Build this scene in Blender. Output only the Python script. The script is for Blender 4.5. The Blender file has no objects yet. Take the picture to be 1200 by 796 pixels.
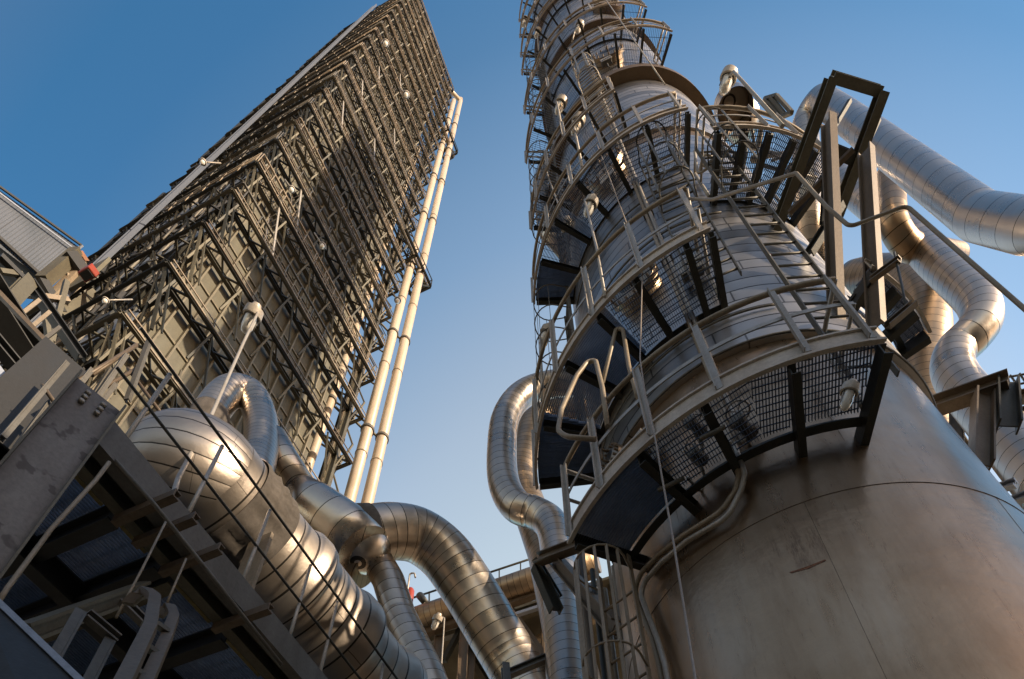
import bpy, math, random
from mathutils import Vector, Matrix
random.seed(7)
scene = bpy.context.scene
col = scene.collection
V = Vector
R = math.radians

# ---------------------------------------------------------------- survey helpers (photo pixel + a real distance -> world point)
FX, CX, CY = 880.0, 600.0, 875.0
EL = math.atan(FX / (CY + 143.0)); SE, CE = math.sin(EL), math.cos(EL)
EYE = V((0, 0, 1.6))
def ray(x, y):
    a = (x - CX) / FX; b = -(y - CY) / FX
    return V((a, CE - b * SE, SE + b * CE))
def at_r(x, y, r):
    d = ray(x, y); return EYE + d * (r / math.hypot(d.x, d.y))
def at_z(x, y, z):
    d = ray(x, y); return EYE + d * ((z - 1.6) / d.z)
def px_m(n, p):                       # metres spanned by n photo pixels at point p
    return n * ((p.y) * CE + (p.z - 1.6) * SE) / FX
AX = V((2.63, 4.25, 0))               # axis of the big column
def at_cyl(x, y, r):
    d = ray(x, y); a = d.x**2 + d.y**2; b = -2 * (d.x * AX.x + d.y * AX.y); c = AX.x**2 + AX.y**2 - r * r
    q = b * b - 4 * a * c
    t = (-b - math.sqrt(max(q, 0))) / (2 * a)
    return EYE + d * t
def cyl(r, th, z): t = R(th); return V((AX.x + r * math.sin(t), AX.y + r * math.cos(t), z))
def heading(az): return V((math.sin(R(az)), math.cos(R(az)), 0))
Z = V((0, 0, 1))

# ---------------------------------------------------------------- mesh builder
def basis(d, up=None):
    d = d.normalized(); up = up or Z
    if abs(d.dot(up.normalized())) > .999: up = V((1, 0, 0)) if abs(d.x) < .9 else V((0, 1, 0))
    s = d.cross(up).normalized(); u = s.cross(d).normalized()
    return s, u
class MB:
    def __init__(self): self.v = []; self.f = []; self.sm = []; self.uv = {}
    def box(self, c, ax, ay, az, hx, hy, hz):
        b = len(self.v)
        for i in (-1, 1):
            for j in (-1, 1):
                for k in (-1, 1): self.v.append(c + ax * (i * hx) + ay * (j * hy) + az * (k * hz))
        for q in ((0,1,3,2),(4,6,7,5),(0,4,5,1),(2,3,7,6),(0,2,6,4),(1,5,7,3)):
            self.f.append(tuple(b + k for k in q)); self.sm.append(False)
        return self
    def bar(self, p, q, w, h=None, up=None):
        h = h or w; d = q - p; s, u = basis(d, up)
        return self.box((p + q) / 2, d.normalized(), s, u, d.length / 2, w / 2, h / 2)
    def ibeam(self, p, q, h, w, up=None, t=.012, tf=.018):
        d = q - p; s, u = basis(d, up); dn = d.normalized(); L = d.length / 2; m = (p + q) / 2
        self.box(m + u * (h / 2 - tf / 2), dn, s, u, L, w / 2, tf / 2)
        self.box(m - u * (h / 2 - tf / 2), dn, s, u, L, w / 2, tf / 2)
        self.box(m, dn, s, u, L - .001, t / 2, h / 2 - tf)
        return self
    def chan(self, p, q, h, w, up=None, side=1, t=.01):
        d = q - p; s, u = basis(d, up); dn = d.normalized(); L = d.length / 2; m = (p + q) / 2; s = s * side
        self.box(m, dn, s, u, L, t / 2, h / 2)
        for k in (-1, 1): self.box(m + s * (w / 2) + u * (k * (h / 2 - t / 2)), dn, s, u, L - .001, (w - t) / 2 - .001, t / 2)
        return self
    def tube(self, pts, r, seg=10, cap=True, up=None, us=None, closed=False):
        n = len(pts); b = len(self.v)
        rr = r if isinstance(r, (list, tuple)) else [r] * n
        tang = []
        for i in range(n):
            a = pts[(i - 1) % n] if (i or closed) else pts[0]; c = pts[(i + 1) % n] if (i < n - 1 or closed) else pts[-1]
            tang.append((c - a).normalized())
        s, u = basis(tang[0], up); arc = 0; arcs = []
        for i in range(n):
            if i:
                rot = tang[i - 1].rotation_difference(tang[i]); s = rot @ s; u = rot @ u
                arc += (pts[i] - pts[i - 1]).length * (us[i] if us else 1)
            arcs.append(arc)
            for k in range(seg):
                a = 2 * math.pi * k / seg
                self.v.append(pts[i] + (s * math.cos(a) + u * math.sin(a)) * rr[i])
        for i in range(n if closed else n - 1):
            j = (i + 1) % n
            for k in range(seg):
                k2 = (k + 1) % seg
                self.uv[len(self.f)] = ((arcs[i], k / seg), (arcs[i], (k + 1) / seg), (arcs[j], (k + 1) / seg), (arcs[j], k / seg))
                self.f.append((b + i * seg + k, b + i * seg + k2, b + j * seg + k2, b + j * seg + k)); self.sm.append(True)
        if cap and not closed:
            self.f.append(tuple(b + k for k in reversed(range(seg)))); self.sm.append(False)
            self.f.append(tuple(b + (n - 1) * seg + k for k in range(seg))); self.sm.append(False)
        return self
    def rod(self, p, q, r, seg=8): return self.tube([p, q], r, seg)
    def lathe(self, prof, o, d, seg=48, cap=False, sharp=False):
        d = d.normalized(); s, u = basis(d); b = len(self.v); arc = 0
        for i, (t, r) in enumerate(prof):
            for k in range(seg):
                a = 2 * math.pi * k / seg
                self.v.append(o + d * t + (s * math.cos(a) + u * math.sin(a)) * max(r, .0005))
        for i in range(len(prof) - 1):
            t0, t1 = prof[i][0], prof[i + 1][0]
            flat = sharp
            for k in range(seg):
                k2 = (k + 1) % seg
                self.uv[len(self.f)] = ((t0, k / seg), (t0, (k + 1) / seg), (t1, (k + 1) / seg), (t1, k / seg))
                self.f.append((b + i * seg + k, b + i * seg + k2, b + (i + 1) * seg + k2, b + (i + 1) * seg + k)); self.sm.append(not flat)
        if cap:
            self.f.append(tuple(b + k for k in reversed(range(seg)))); self.sm.append(False)
            self.f.append(tuple(b + (len(prof) - 1) * seg + k for k in range(seg))); self.sm.append(False)
        return self
    def arc_box(self, r0, r1, z0, z1, a0, a1, step=3.0):   # annular sector solid round the big column
        n = max(1, int(abs(a1 - a0) / step)); b = len(self.v)
        for i in range(n + 1):
            a = a0 + (a1 - a0) * i / n
            for (r, z) in ((r0, z0), (r1, z0), (r1, z1), (r0, z1)): self.v.append(cyl(r, a, z))
        for i in range(n):
            o = b + i * 4; p = o + 4
            for k in range(4):
                k2 = (k + 1) % 4
                self.f.append((o + k, o + k2, p + k2, p + k)); self.sm.append(False)
        self.f.append((b, b + 3, b + 2, b + 1)); self.sm.append(False)
        e = b + n * 4; self.f.append((e, e + 1, e + 2, e + 3)); self.sm.append(False)
        return self
    def build(self, name, m, parent=None, loc=None, bevel=0, autosharp=False):
        me = bpy.data.meshes.new(name)
        o0 = loc or V((0, 0, 0))
        me.from_pydata([tuple(v - o0) for v in self.v], [], self.f)
        me.polygons.foreach_set('use_smooth', self.sm)
        if self.uv:
            uvl = me.uv_layers.new(name='uv'); dat = uvl.data
            for fi, q in self.uv.items():
                for li, c in zip(me.polygons[fi].loop_indices, q): dat[li].uv = c
        me.materials.append(m); me.update()
        if autosharp:
            me.set_sharp_from_angle(angle=R(28))
        o = bpy.data.objects.new(name, me); col.objects.link(o); o.location = o0
        if parent is not None:
            o.parent = parent; o.location = o0 - parent.location if parent.parent is None else o0 - parent.location - parent.parent.location
        if bevel:
            md = o.modifiers.new('edge', 'BEVEL'); md.width = bevel; md.segments = 1; md.limit_method = 'ANGLE'; md.angle_limit = R(40)
        return o
def tag(o, label=None, cat=None, group=None, kind=None):
    if label: o['label'] = label
    if cat: o['category'] = cat
    if group: o['group'] = group
    if kind: o['kind'] = kind
    return o
def thing(name, label, cat, loc=V((0, 0, 0)), group=None):
    o = bpy.data.objects.new(name, None); o.empty_display_size = .2; col.objects.link(o); o.location = loc
    return tag(o, label, cat, group)
def copy_tree(o, parent=None):
    c = o.copy(); col.objects.link(c); c.parent = parent
    for ch in list(o.children): copy_tree(ch, c)
    return c
def bend_path(pts, rad, n=10):                     # polyline with rounded corners; returns points and a tightness factor
    out = [pts[0]]; us = [1]
    rads = rad if isinstance(rad, (list, tuple)) else [rad] * len(pts)
    for i in range(1, len(pts) - 1):
        a, b, c = pts[i - 1], pts[i], pts[i + 1]; d1 = (a - b); d2 = (c - b)
        ang = d1.angle(d2)
        if ang > math.pi - .02: out.append(b); us.append(1); continue
        t = min(rads[i] / math.tan(ang / 2), d1.length * .49, d2.length * .49); rr = t * math.tan(ang / 2)
        d1.normalize(); d2.normalize(); p = b + d1 * t
        cen = b + (d1 + d2).normalized() * (rr / math.sin(ang / 2))
        v0 = p - cen; v1 = (b + d2 * t) - cen
        q = v0.rotation_difference(v1); m = max(3, int(n * (math.pi - ang) / 1.57) + 1)
        from mathutils import Quaternion
        for k in range(m + 1):
            out.append(cen + Quaternion().slerp(q, k / m) @ v0); us.append(1 if k == 0 else 1.4)
    out.append(pts[-1]); us.append(1)
    return out, us

# ---------------------------------------------------------------- materials
MATS = {}
def nm(name):
    m = bpy.data.materials.new(name); m.use_nodes = True; nt = m.node_tree; b = nt.nodes['Principled BSDF']; MATS[name] = m
    return m, nt, b
def N(nt, t, **kw):
    n = nt.nodes.new(t)
    for k, v in kw.items():
        if k.startswith('i_'): n.inputs[k[2:].replace('_', ' ')].default_value = v
        else: setattr(n, k, v)
    return n
def ramp(nt, fac, stops):
    r = N(nt, 'ShaderNodeValToRGB'); e = r.color_ramp.elements
    while len(e) < len(stops): e.new(.5)
    for el, (p, c) in zip(e, stops): el.position = p; el.color = (*c, 1) if len(c) == 3 else c
    nt.links.new(fac, r.inputs['Fac']); return r
def mathn(nt, op, a, b=None, c=None):
    n = N(nt, 'ShaderNodeMath', operation=op)
    for i, x in enumerate((a, b, c)):
        if x is None: continue
        if isinstance(x, (int, float)): n.inputs[i].default_value = x
        else: nt.links.new(x, n.inputs[i])
    return n.outputs[0]
def painted(name, base, dirt, metal=0.0, rough=.55, scale=3.0, amt=.55, bump=.15, streak=True, fine=40):
    m, nt, b = nm(name); L = nt.links.new
    tc = N(nt, 'ShaderNodeTexCoord'); mp = N(nt, 'ShaderNodeMapping')
    geo = N(nt, 'ShaderNodeNewGeometry')
    L(geo.outputs['Position'], mp.inputs['Vector']); mp.inputs['Scale'].default_value = (1, 1, .28 if streak else 1)
    n1 = N(nt, 'ShaderNodeTexNoise', i_Scale=scale, i_Detail=8, i_Roughness=.68); L(mp.outputs[0], n1.inputs['Vector'])
    n2 = N(nt, 'ShaderNodeTexNoise', i_Scale=fine, i_Detail=4, i_Roughness=.7); L(geo.outputs['Position'], n2.inputs['Vector'])
    r = ramp(nt, n1.outputs['Fac'], ((.5 - .22 * amt - .05, base), (.5 + .25, dirt)))
    mx = N(nt, 'ShaderNodeMixRGB', blend_type='MULTIPLY'); mx.inputs['Fac'].default_value = .55
    r2 = ramp(nt, n2.outputs['Fac'], ((.3, (.55, .55, .55)), (.6, (1, 1, 1))))
    L(r.outputs[0], mx.inputs[1]); L(r2.outputs[0], mx.inputs[2]); L(mx.outputs[0], b.inputs['Base Color'])
    b.inputs['Metallic'].default_value = metal
    rr = mathn(nt, 'MULTIPLY_ADD', n1.outputs['Fac'], .35, rough - .17); L(rr, b.inputs['Roughness'])
    bp = N(nt, 'ShaderNodeBump', i_Strength=bump, i_Distance=.01); L(n2.outputs['Fac'], bp.inputs['Height']); L(bp.outputs[0], b.inputs['Normal'])
    return m
def cladding(name, base, seam, rough=.34, joint=None, var=.16, seamw=.02, offset=0.0, dents=.25):
    """sheet-metal jacketing: overlapping rings along the pipe (uv.x in metres) with a longitudinal joint per sheet"""
    m, nt, b = nm(name); L = nt.links.new
    uv = N(nt, 'ShaderNodeUVMap'); sp = N(nt, 'ShaderNodeSeparateXYZ'); L(uv.outputs[0], sp.inputs[0])
    s = mathn(nt, 'DIVIDE', mathn(nt, 'ADD', sp.outputs[0], 50 + offset), seam)
    fr = mathn(nt, 'FRACT', s); fl = mathn(nt, 'FLOOR', s)
    line = mathn(nt, 'LESS_THAN', fr, seamw / seam)
    wn = N(nt, 'ShaderNodeTexWhiteNoise', noise_dimensions='1D'); L(fl, wn.inputs['W'])
    if joint:
        j = mathn(nt, 'FRACT', mathn(nt, 'ADD', mathn(nt, 'MULTIPLY', sp.outputs[1], joint[0]), wn.outputs['Value']))
        line2 = mathn(nt, 'LESS_THAN', j, joint[1]); line = mathn(nt, 'MAXIMUM', line, mathn(nt, 'MULTIPLY', line2, .8))
    geo = N(nt, 'ShaderNodeNewGeometry')
    n1 = N(nt, 'ShaderNodeTexNoise', i_Scale=1.6, i_Detail=7, i_Roughness=.65); L(geo.outputs['Position'], n1.inputs['Vector'])
    n2 = N(nt, 'ShaderNodeTexNoise', i_Scale=60, i_Detail=3); L(geo.outputs['Position'], n2.inputs['Vector'])
    v = mathn(nt, 'MULTIPLY_ADD', wn.outputs['Value'], var, 1 - var)
    v = mathn(nt, 'MULTIPLY', v, mathn(nt, 'MULTIPLY_ADD', n1.outputs['Fac'], .55, .7))
    v = mathn(nt, 'MULTIPLY', v, mathn(nt, 'SUBTRACT', 1, mathn(nt, 'MULTIPLY', line, .88)))
    cc = N(nt, 'ShaderNodeMixRGB', blend_type='MULTIPLY'); cc.inputs['Fac'].default_value = 1; cc.inputs[1].default_value = (*base, 1)
    cb = N(nt, 'ShaderNodeCombineXYZ'); [L(v, cb.inputs[k]) for k in range(3)]; L(cb.outputs[0], cc.inputs[2]); L(cc.outputs[0], b.inputs['Base Color'])
    b.inputs['Metallic'].default_value = .95
    ro = mathn(nt, 'MULTIPLY_ADD', n1.outputs['Fac'], .26, rough - .13)
    ro = mathn(nt, 'MULTIPLY_ADD', wn.outputs['Value'], .08, ro); L(ro, b.inputs['Roughness'])
    # sheets belly out a little between the beads; fine mottling
    hb = mathn(nt, 'MULTIPLY', mathn(nt, 'SINE', mathn(nt, 'MULTIPLY', fr, math.pi)), .35)
    h = mathn(nt, 'ADD', hb, mathn(nt, 'MULTIPLY', n1.outputs['Fac'], 1.2)); h = mathn(nt, 'ADD', h, mathn(nt, 'MULTIPLY', n2.outputs['Fac'], .05))
    bp = N(nt, 'ShaderNodeBump', i_Strength=dents, i_Distance=.03); L(h, bp.inputs['Height']); L(bp.outputs[0], b.inputs['Normal'])
    return m
clad = cladding('aluminium_jacket', (.52, .455, .39), .25, .28, seamw=.014)
clad_wide = cladding('aluminium_jacket_wide_sheets', (.55, .49, .43), .45, .27, seamw=.016, var=.1)
clad_duct = cladding('duct_jacket', (.46, .40, .345), .2, .34, seamw=.016, joint=(2, .004))
clad_brown = cladding('tarnished_jacket', (.34, .26, .18), .2, .36, seamw=.012)
clad_col = cladding('column_jacket', (.53, .505, .485), .245, .33, joint=(8, .012), seamw=.022, var=.3)
bare = painted('bare_band_steel', (.17, .12, .075), (.10, .07, .045), metal=.5, rough=.5)
galv = painted('galvanised_steel', (.46, .43, .39), (.29, .25, .205), metal=.35, rough=.5, scale=5)
toem = painted('pale_toe_board_paint', (.58, .51, .43), (.36, .29, .22), rough=.5, scale=5)
galv_d = painted('weathered_rail_steel', (.15, .142, .125), (.09, .078, .062), metal=.3, rough=.55, scale=6)
dark = painted('dark_green_steel', (.042, .044, .036), (.026, .022, .017), metal=.2, rough=.5)
brown = painted('brown_steel', (.17, .13, .09), (.10, .068, .043), metal=.25, rough=.5, scale=2.5)
olive = painted('olive_beam_steel', (.135, .125, .09), (.08, .068, .046), metal=.2, rough=.55)
blackst = painted('black_steel', (.03, .032, .033), (.018, .017, .016), metal=.1, rough=.5)
tanb = painted('tan_edge_steel', (.36, .30, .225), (.20, .145, .09), metal=.15, rough=.5, scale=4)
khaki = painted('khaki_panel', (.135, .13, .095), (.06, .048, .028), rough=.65, scale=.9)
ribm = painted('khaki_rib', (.19, .17, .12), (.12, .095, .06), rough=.6)
cream = painted('cream_pipe_paint', (.60, .52, .42), (.45, .35, .24), rough=.4, scale=1.5)
grate = painted('grating_steel', (.12, .14, .18), (.07, .08, .10), metal=.5, rough=.45)
deckm = painted('deck_grating_steel', (.24, .30, .40), (.15, .18, .24), metal=.4, rough=.5)
plate_d = painted('old_dark_plate', (.034, .034, .033), (.022, .020, .018), metal=.25, rough=.55, scale=3)
plate = painted('scuffed_plate', (.15, .142, .13), (.09, .082, .07), metal=.3, rough=.5, scale=4)
def spotted_mat():
    m = painted('spotted_column_paint', (.17, .16, .145), (.115, .10, .09), metal=.3, rough=.5, scale=5); nt = m.node_tree; b = nt.nodes['Principled BSDF']; L = nt.links.new
    src = b.inputs['Base Color'].links[0].from_socket; geo = N(nt, 'ShaderNodeNewGeometry')
    nz = N(nt, 'ShaderNodeTexNoise', i_Scale=5.2, i_Detail=3, i_Roughness=.55, i_Distortion=.3); L(geo.outputs['Position'], nz.inputs['Vector'])
    r = ramp(nt, nz.outputs['Fac'], ((.565, (0, 0, 0)), (.60, (1, 1, 1))))
    mx = N(nt, 'ShaderNodeMixRGB'); L(mathn(nt, 'MULTIPLY', r.outputs[0], .8), mx.inputs['Fac']); L(src, mx.inputs[1]); mx.inputs[2].default_value = (.045, .035, .028, 1); L(mx.outputs[0], b.inputs['Base Color']); return m
spotted = spotted_mat()
cloth = painted('insulation_cloth', (.105, .09, .078), (.06, .052, .045), rough=.9, scale=6, streak=False)
lampw = painted('lamp_housing', (.55, .50, .44), (.35, .30, .24), rough=.4, metal=.1)
red = painted('red_paint', (.33, .045, .02), (.2, .03, .015), rough=.4)
yellow = painted('painted_sun_strip', (.42, .33, .12), (.2, .15, .06), rough=.6)  # yellow colour stands in for sunlight coming through gaps in the deck
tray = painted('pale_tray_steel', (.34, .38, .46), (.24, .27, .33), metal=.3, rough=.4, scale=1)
spotm = painted('dark_stain', (.05, .045, .04), (.03, .028, .025), rough=.5)
rustm = painted('rust_mark', (.27, .12, .065), (.2, .10, .06), rough=.8)
ropem = painted('wire_rope', (.36, .30, .25), (.25, .2, .15), metal=.3, rough=.5)
def glass_mat():
    m, nt, b = nm('lamp_glass'); b.inputs['Base Color'].default_value = (.75, .72, .66, 1); b.inputs['Roughness'].default_value = .08
    b.inputs['Transmission Weight'].default_value = .1; return m
glassm = glass_mat()
def vessel_mat():
    m, nt, b = nm('vessel_shell_steel'); L = nt.links.new
    geo = N(nt, 'ShaderNodeNewGeometry')
    mp = N(nt, 'ShaderNodeMapping'); L(geo.outputs['Position'], mp.inputs['Vector']); mp.inputs['Scale'].default_value = (1, 1, .16)
    n1 = N(nt, 'ShaderNodeTexNoise', i_Scale=2.2, i_Detail=9, i_Roughness=.62); L(mp.outputs[0], n1.inputs['Vector'])
    n3 = N(nt, 'ShaderNodeTexNoise', i_Scale=9, i_Detail=8, i_Roughness=.7); L(mp.outputs[0], n3.inputs['Vector'])
    n2 = N(nt, 'ShaderNodeTexNoise', i_Scale=1.1, i_Detail=6, i_Roughness=.6); L(geo.outputs['Position'], n2.inputs['Vector'])
    r = ramp(nt, n1.outputs['Fac'], ((.3, (.37, .255, .16)), (.5, (.44, .315, .205)), (.72, (.49, .375, .265))))
    r2 = ramp(nt, n3.outputs['Fac'], ((.36, (.86, .82, .78)), (.5, (1, 1, 1)), (.75, (1.0, .97, .93))))
    mx = N(nt, 'ShaderNodeMixRGB', blend_type='MULTIPLY'); mx.inputs['Fac'].default_value = .8; L(r.outputs[0], mx.inputs[1]); L(r2.outputs[0], mx.inputs[2])
    r3 = ramp(nt, n2.outputs['Fac'], ((.4, (1, 1, 1)), (.62, (.72, .66, .60))))
    mx2 = N(nt, 'ShaderNodeMixRGB', blend_type='MULTIPLY'); mx2.inputs['Fac'].default_value = .7; L(mx.outputs[0], mx2.inputs[1]); L(r3.outputs[0], mx2.inputs[2])
    pc = at_cyl(935, 640, 1.66); vd = N(nt, 'ShaderNodeVectorMath', operation='DISTANCE'); L(geo.outputs['Position'], vd.inputs[0]); vd.inputs[1].default_value = pc
    n4 = N(nt, 'ShaderNodeTexNoise', i_Scale=14, i_Detail=8, i_Roughness=.75); L(mp.outputs[0], n4.inputs['Vector'])
    near = ramp(nt, vd.outputs['Value'], ((.05, (1, 1, 1)), (.34, (0, 0, 0)))); sp_ = ramp(nt, n4.outputs['Fac'], ((.47, (0, 0, 0)), (.62, (1, 1, 1))))
    # faint general spatter and runs lower down
    n5 = N(nt, 'ShaderNodeTexNoise', i_Scale=26, i_Detail=5, i_Roughness=.7); L(mp.outputs[0], n5.inputs['Vector']); sp5 = ramp(nt, n5.outputs['Fac'], ((.62, (0, 0, 0)), (.70, (1, 1, 1))))
    stf = mathn(nt, 'MAXIMUM', mathn(nt, 'MULTIPLY', mathn(nt, 'MULTIPLY', near.outputs[0], sp_.outputs[0]), .85), mathn(nt, 'MULTIPLY', mathn(nt, 'MULTIPLY', sp5.outputs[0], n2.outputs['Fac']), .6))
    mx3 = N(nt, 'ShaderNodeMixRGB'); L(stf, mx3.inputs['Fac']); L(mx2.outputs[0], mx3.inputs[1]); mx3.inputs[2].default_value = (.10, .055, .035, 1)
    L(mx3.outputs[0], b.inputs['Base Color']); b.inputs['Metallic'].default_value = .85
    L(mathn(nt, 'MULTIPLY_ADD', n3.outputs['Fac'], .14, .22), b.inputs['Roughness'])
    h = mathn(nt, 'MULTIPLY_ADD', n2.outputs['Fac'], 1.5, mathn(nt, 'MULTIPLY', n3.outputs['Fac'], .12))
    bp = N(nt, 'ShaderNodeBump', i_Strength=.22, i_Distance=.05); L(h, bp.inputs['Height']); L(bp.outputs[0], b.inputs['Normal'])
    return m
vesselm = vessel_mat()
def ground_mat():
    m, nt, b = nm('gravelly_concrete'); L = nt.links.new; geo = N(nt, 'ShaderNodeNewGeometry')
    n1 = N(nt, 'ShaderNodeTexNoise', i_Scale=.25, i_Detail=10, i_Roughness=.7); L(geo.outputs['Position'], n1.inputs['Vector'])
    n2 = N(nt, 'ShaderNodeTexNoise', i_Scale=30, i_Detail=3); L(geo.outputs['Position'], n2.inputs['Vector'])
    r = ramp(nt, n1.outputs['Fac'], ((.3, (.26, .18, .11)), (.7, (.40, .295, .19)))); L(r.outputs[0], b.inputs['Base Color']); b.inputs['Roughness'].default_value = .9
    bp = N(nt, 'ShaderNodeBump', i_Strength=.4, i_Distance=.02); L(n2.outputs['Fac'], bp.inputs['Height']); L(bp.outputs[0], b.inputs['Normal']); return m
groundm = ground_mat()
def corrug_mat():
    m, nt, b = nm('corrugated_wall_sheet'); L = nt.links.new
    uv = N(nt, 'ShaderNodeUVMap'); sp = N(nt, 'ShaderNodeSeparateXYZ'); L(uv.outputs[0], sp.inputs[0])
    w = mathn(nt, 'SINE', mathn(nt, 'MULTIPLY', sp.outputs[0], 2 * math.pi / .09))
    seam = mathn(nt, 'LESS_THAN', mathn(nt, 'FRACT', mathn(nt, 'DIVIDE', sp.outputs[0], .75)), .04)
    geo = N(nt, 'ShaderNodeNewGeometry'); n1 = N(nt, 'ShaderNodeTexNoise', i_Scale=.8, i_Detail=6); L(geo.outputs['Position'], n1.inputs['Vector'])
    r = ramp(nt, n1.outputs['Fac'], ((.3, (.075, .09, .115)), (.7, (.105, .12, .15))))
    mx = N(nt, 'ShaderNodeMixRGB', blend_type='MIX'); L(mathn(nt, 'MULTIPLY', seam, .6), mx.inputs['Fac']); L(r.outputs[0], mx.inputs[1]); mx.inputs[2].default_value = (.06, .065, .08, 1)
    L(mx.outputs[0], b.inputs['Base Color']); b.inputs['Metallic'].default_value = .3; b.inputs['Roughness'].default_value = .45
    bp = N(nt, 'ShaderNodeBump', i_Strength=.35, i_Distance=.01); L(w, bp.inputs['Height']); L(bp.outputs[0], b.inputs['Normal']); return m
corrug = corrug_mat()

# ---------------------------------------------------------------- world, sun, camera
SUN_AZ, SUN_EL = 119.0, 20.0
SKYG = (.179, .741, .647)
SKYR = ((.05, (1.55, 1.12, .82)), (.40, (1.25, 1.08, .95)), (.60, (.50, 1.0, 1.1)), (.65, (.56, 1.05, 1.15)), (.72, (.95, 1.28, 1.25)), (.82, (2.24, 2.05, 1.66)), (.90, (3.9, 2.77, 1.86)), (.97, (4.9, 3.3, 2.0)))
w = bpy.data.worlds.new('World'); scene.world = w; w.use_nodes = True; nt = w.node_tree
bg = nt.nodes['Background']; sky = nt.nodes.new('ShaderNodeTexSky'); sky.sky_type = 'NISHITA'; sky.sun_disc = False
sky.sun_elevation = R(SUN_EL); sky.sun_rotation = R(SUN_AZ); sky.air_density = 1.0; sky.dust_density = .7; sky.ozone_density = 2.6; sky.altitude = 0
_tc = nt.nodes.new('ShaderNodeTexCoord'); _dp = nt.nodes.new('ShaderNodeVectorMath'); _dp.operation = 'DOT_PRODUCT'
nt.links.new(_tc.outputs['Generated'], _dp.inputs[0]); _dp.inputs[1].default_value = SKYG
_rp = nt.nodes.new('ShaderNodeValToRGB'); nt.links.new(_dp.outputs['Value'], _rp.inputs['Fac'])
_e = _rp.color_ramp.elements
for _ in range(len(SKYR) - 2): _e.new(.5)
for _q, (_p, _c) in zip(_e, SKYR): _q.position = _p; _q.color = (*[k / 1.35 for k in _c], 1)
_mx = nt.nodes.new('ShaderNodeMixRGB'); _mx.blend_type = 'MULTIPLY'; _mx.inputs[0].default_value = 1
nt.links.new(sky.outputs[0], _mx.inputs[1]); nt.links.new(_rp.outputs[0], _mx.inputs[2]); nt.links.new(_mx.outputs[0], bg.inputs[0]); bg.inputs[1].default_value = .15
sl = bpy.data.lights.new('sun', 'SUN'); sl.energy = 3.8; sl.angle = R(.5); sl.color = (1, .80, .57)
so = bpy.data.objects.new('sun', sl); col.objects.link(so)
sd = V((math.sin(R(SUN_AZ)) * math.cos(R(SUN_EL)), math.cos(R(SUN_AZ)) * math.cos(R(SUN_EL)), math.sin(R(SUN_EL))))
so.rotation_euler = sd.to_track_quat('Z', 'Y').to_euler()
cam = bpy.data.cameras.new('camera'); co = bpy.data.objects.new('camera', cam); col.objects.link(co); scene.camera = co
co.location = EYE; co.rotation_euler = (R(90) + EL, 0, 0)
cam.sensor_width = 36; cam.lens = 36 * FX / 1200; cam.shift_y = (CY - 398) / 1200; cam.clip_end = 3000; cam.clip_start = .05
vs = scene.view_settings; vs.view_transform = 'Standard'; vs.look = 'None'; vs.gamma = 1; vs.exposure = .98
scene.render.resolution_x = 1024; scene.render.resolution_y = 679

# ---------------------------------------------------------------- ground
g = MB(); g.v = [V((-900, -900, 0)), V((900, -900, 0)), V((900, 900, 0)), V((-900, 900, 0))]; g.f = [(0, 1, 2, 3)]; g.sm = [False]
tag(g.build('ground', groundm), kind='structure')

# ================================================================ THE BIG COLUMN
colm = thing('process_column', 'tall round steel column with a bare brown lower shell and ribbed metal jacket above', 'column', AX.copy())
prof = [(0, 1.66), (6.1, 1.66), (6.3, 1.655), (6.9, 1.64), (8.62, 1.62)]
sh = MB().lathe(prof, V((AX.x, AX.y, 0)), Z, 160).build('vessel_shell', vesselm, colm)
se = MB()
for th0 in (0,):
    se.tube([cyl(1.661, a, 6.13) for a in range(0, 360, 3)], .003, 6, closed=True)
    se.tube([cyl(1.661, a, 3.1) for a in range(0, 360, 3)], .003, 6, closed=True)
for z0_, z1_, off_ in ((.1, 3.1, 0), (3.1, 6.13, 24), (6.13, 8.6, 9)):
    for th0 in range(0, 360, 45): se.tube([cyl(1.6605 if z0_ < 6 else 1.648, th0 + off_, z0_), cyl(1.6605 if z0_ < 6 else 1.628, th0 + off_, z1_)], .0011, 5)
se.build('weld_seam', bare, colm)
# upper jacket
MB().lathe([(8.6, 1.60), (8.6, 1.67), (16.3, 1.665)], V((AX.x, AX.y, 0)), Z, 128).build('column_jacket', clad_col, colm, autosharp=True)
MB().lathe([(16.3, 1.62), (16.95, 1.62)], V((AX.x, AX.y, 0)), Z, 96).build('bare_band', bare, colm)
MB().lathe([(16.95, 1.62), (16.95, 1.66), (21.3, 1.64)], V((AX.x, AX.y, 0)), Z, 96).build('column_jacket', clad_col, colm, autosharp=True)
MB().lathe([(21.3, 1.64), (21.32, 1.84), (21.62, 1.84), (21.64, 1.5)], V((AX.x, AX.y, 0)), Z, 96).build('flange_ring', bare, colm, autosharp=True)
MB().lathe([(21.6, 1.66), (54, 1.62), (54.8, 1.4), (55.3, .9), (55.5, .01)], V((AX.x, AX.y, 0)), Z, 96).build('column_jacket', clad_col, colm, autosharp=True)
for z in (29.6, 40):
    MB().lathe([(z, 1.63), (z + .01, 1.78), (z + .25, 1.78), (z + .26, 1.6)], V((AX.x, AX.y, 0)), Z, 96).build('flange_ring', bare, colm, autosharp=True)
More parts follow.
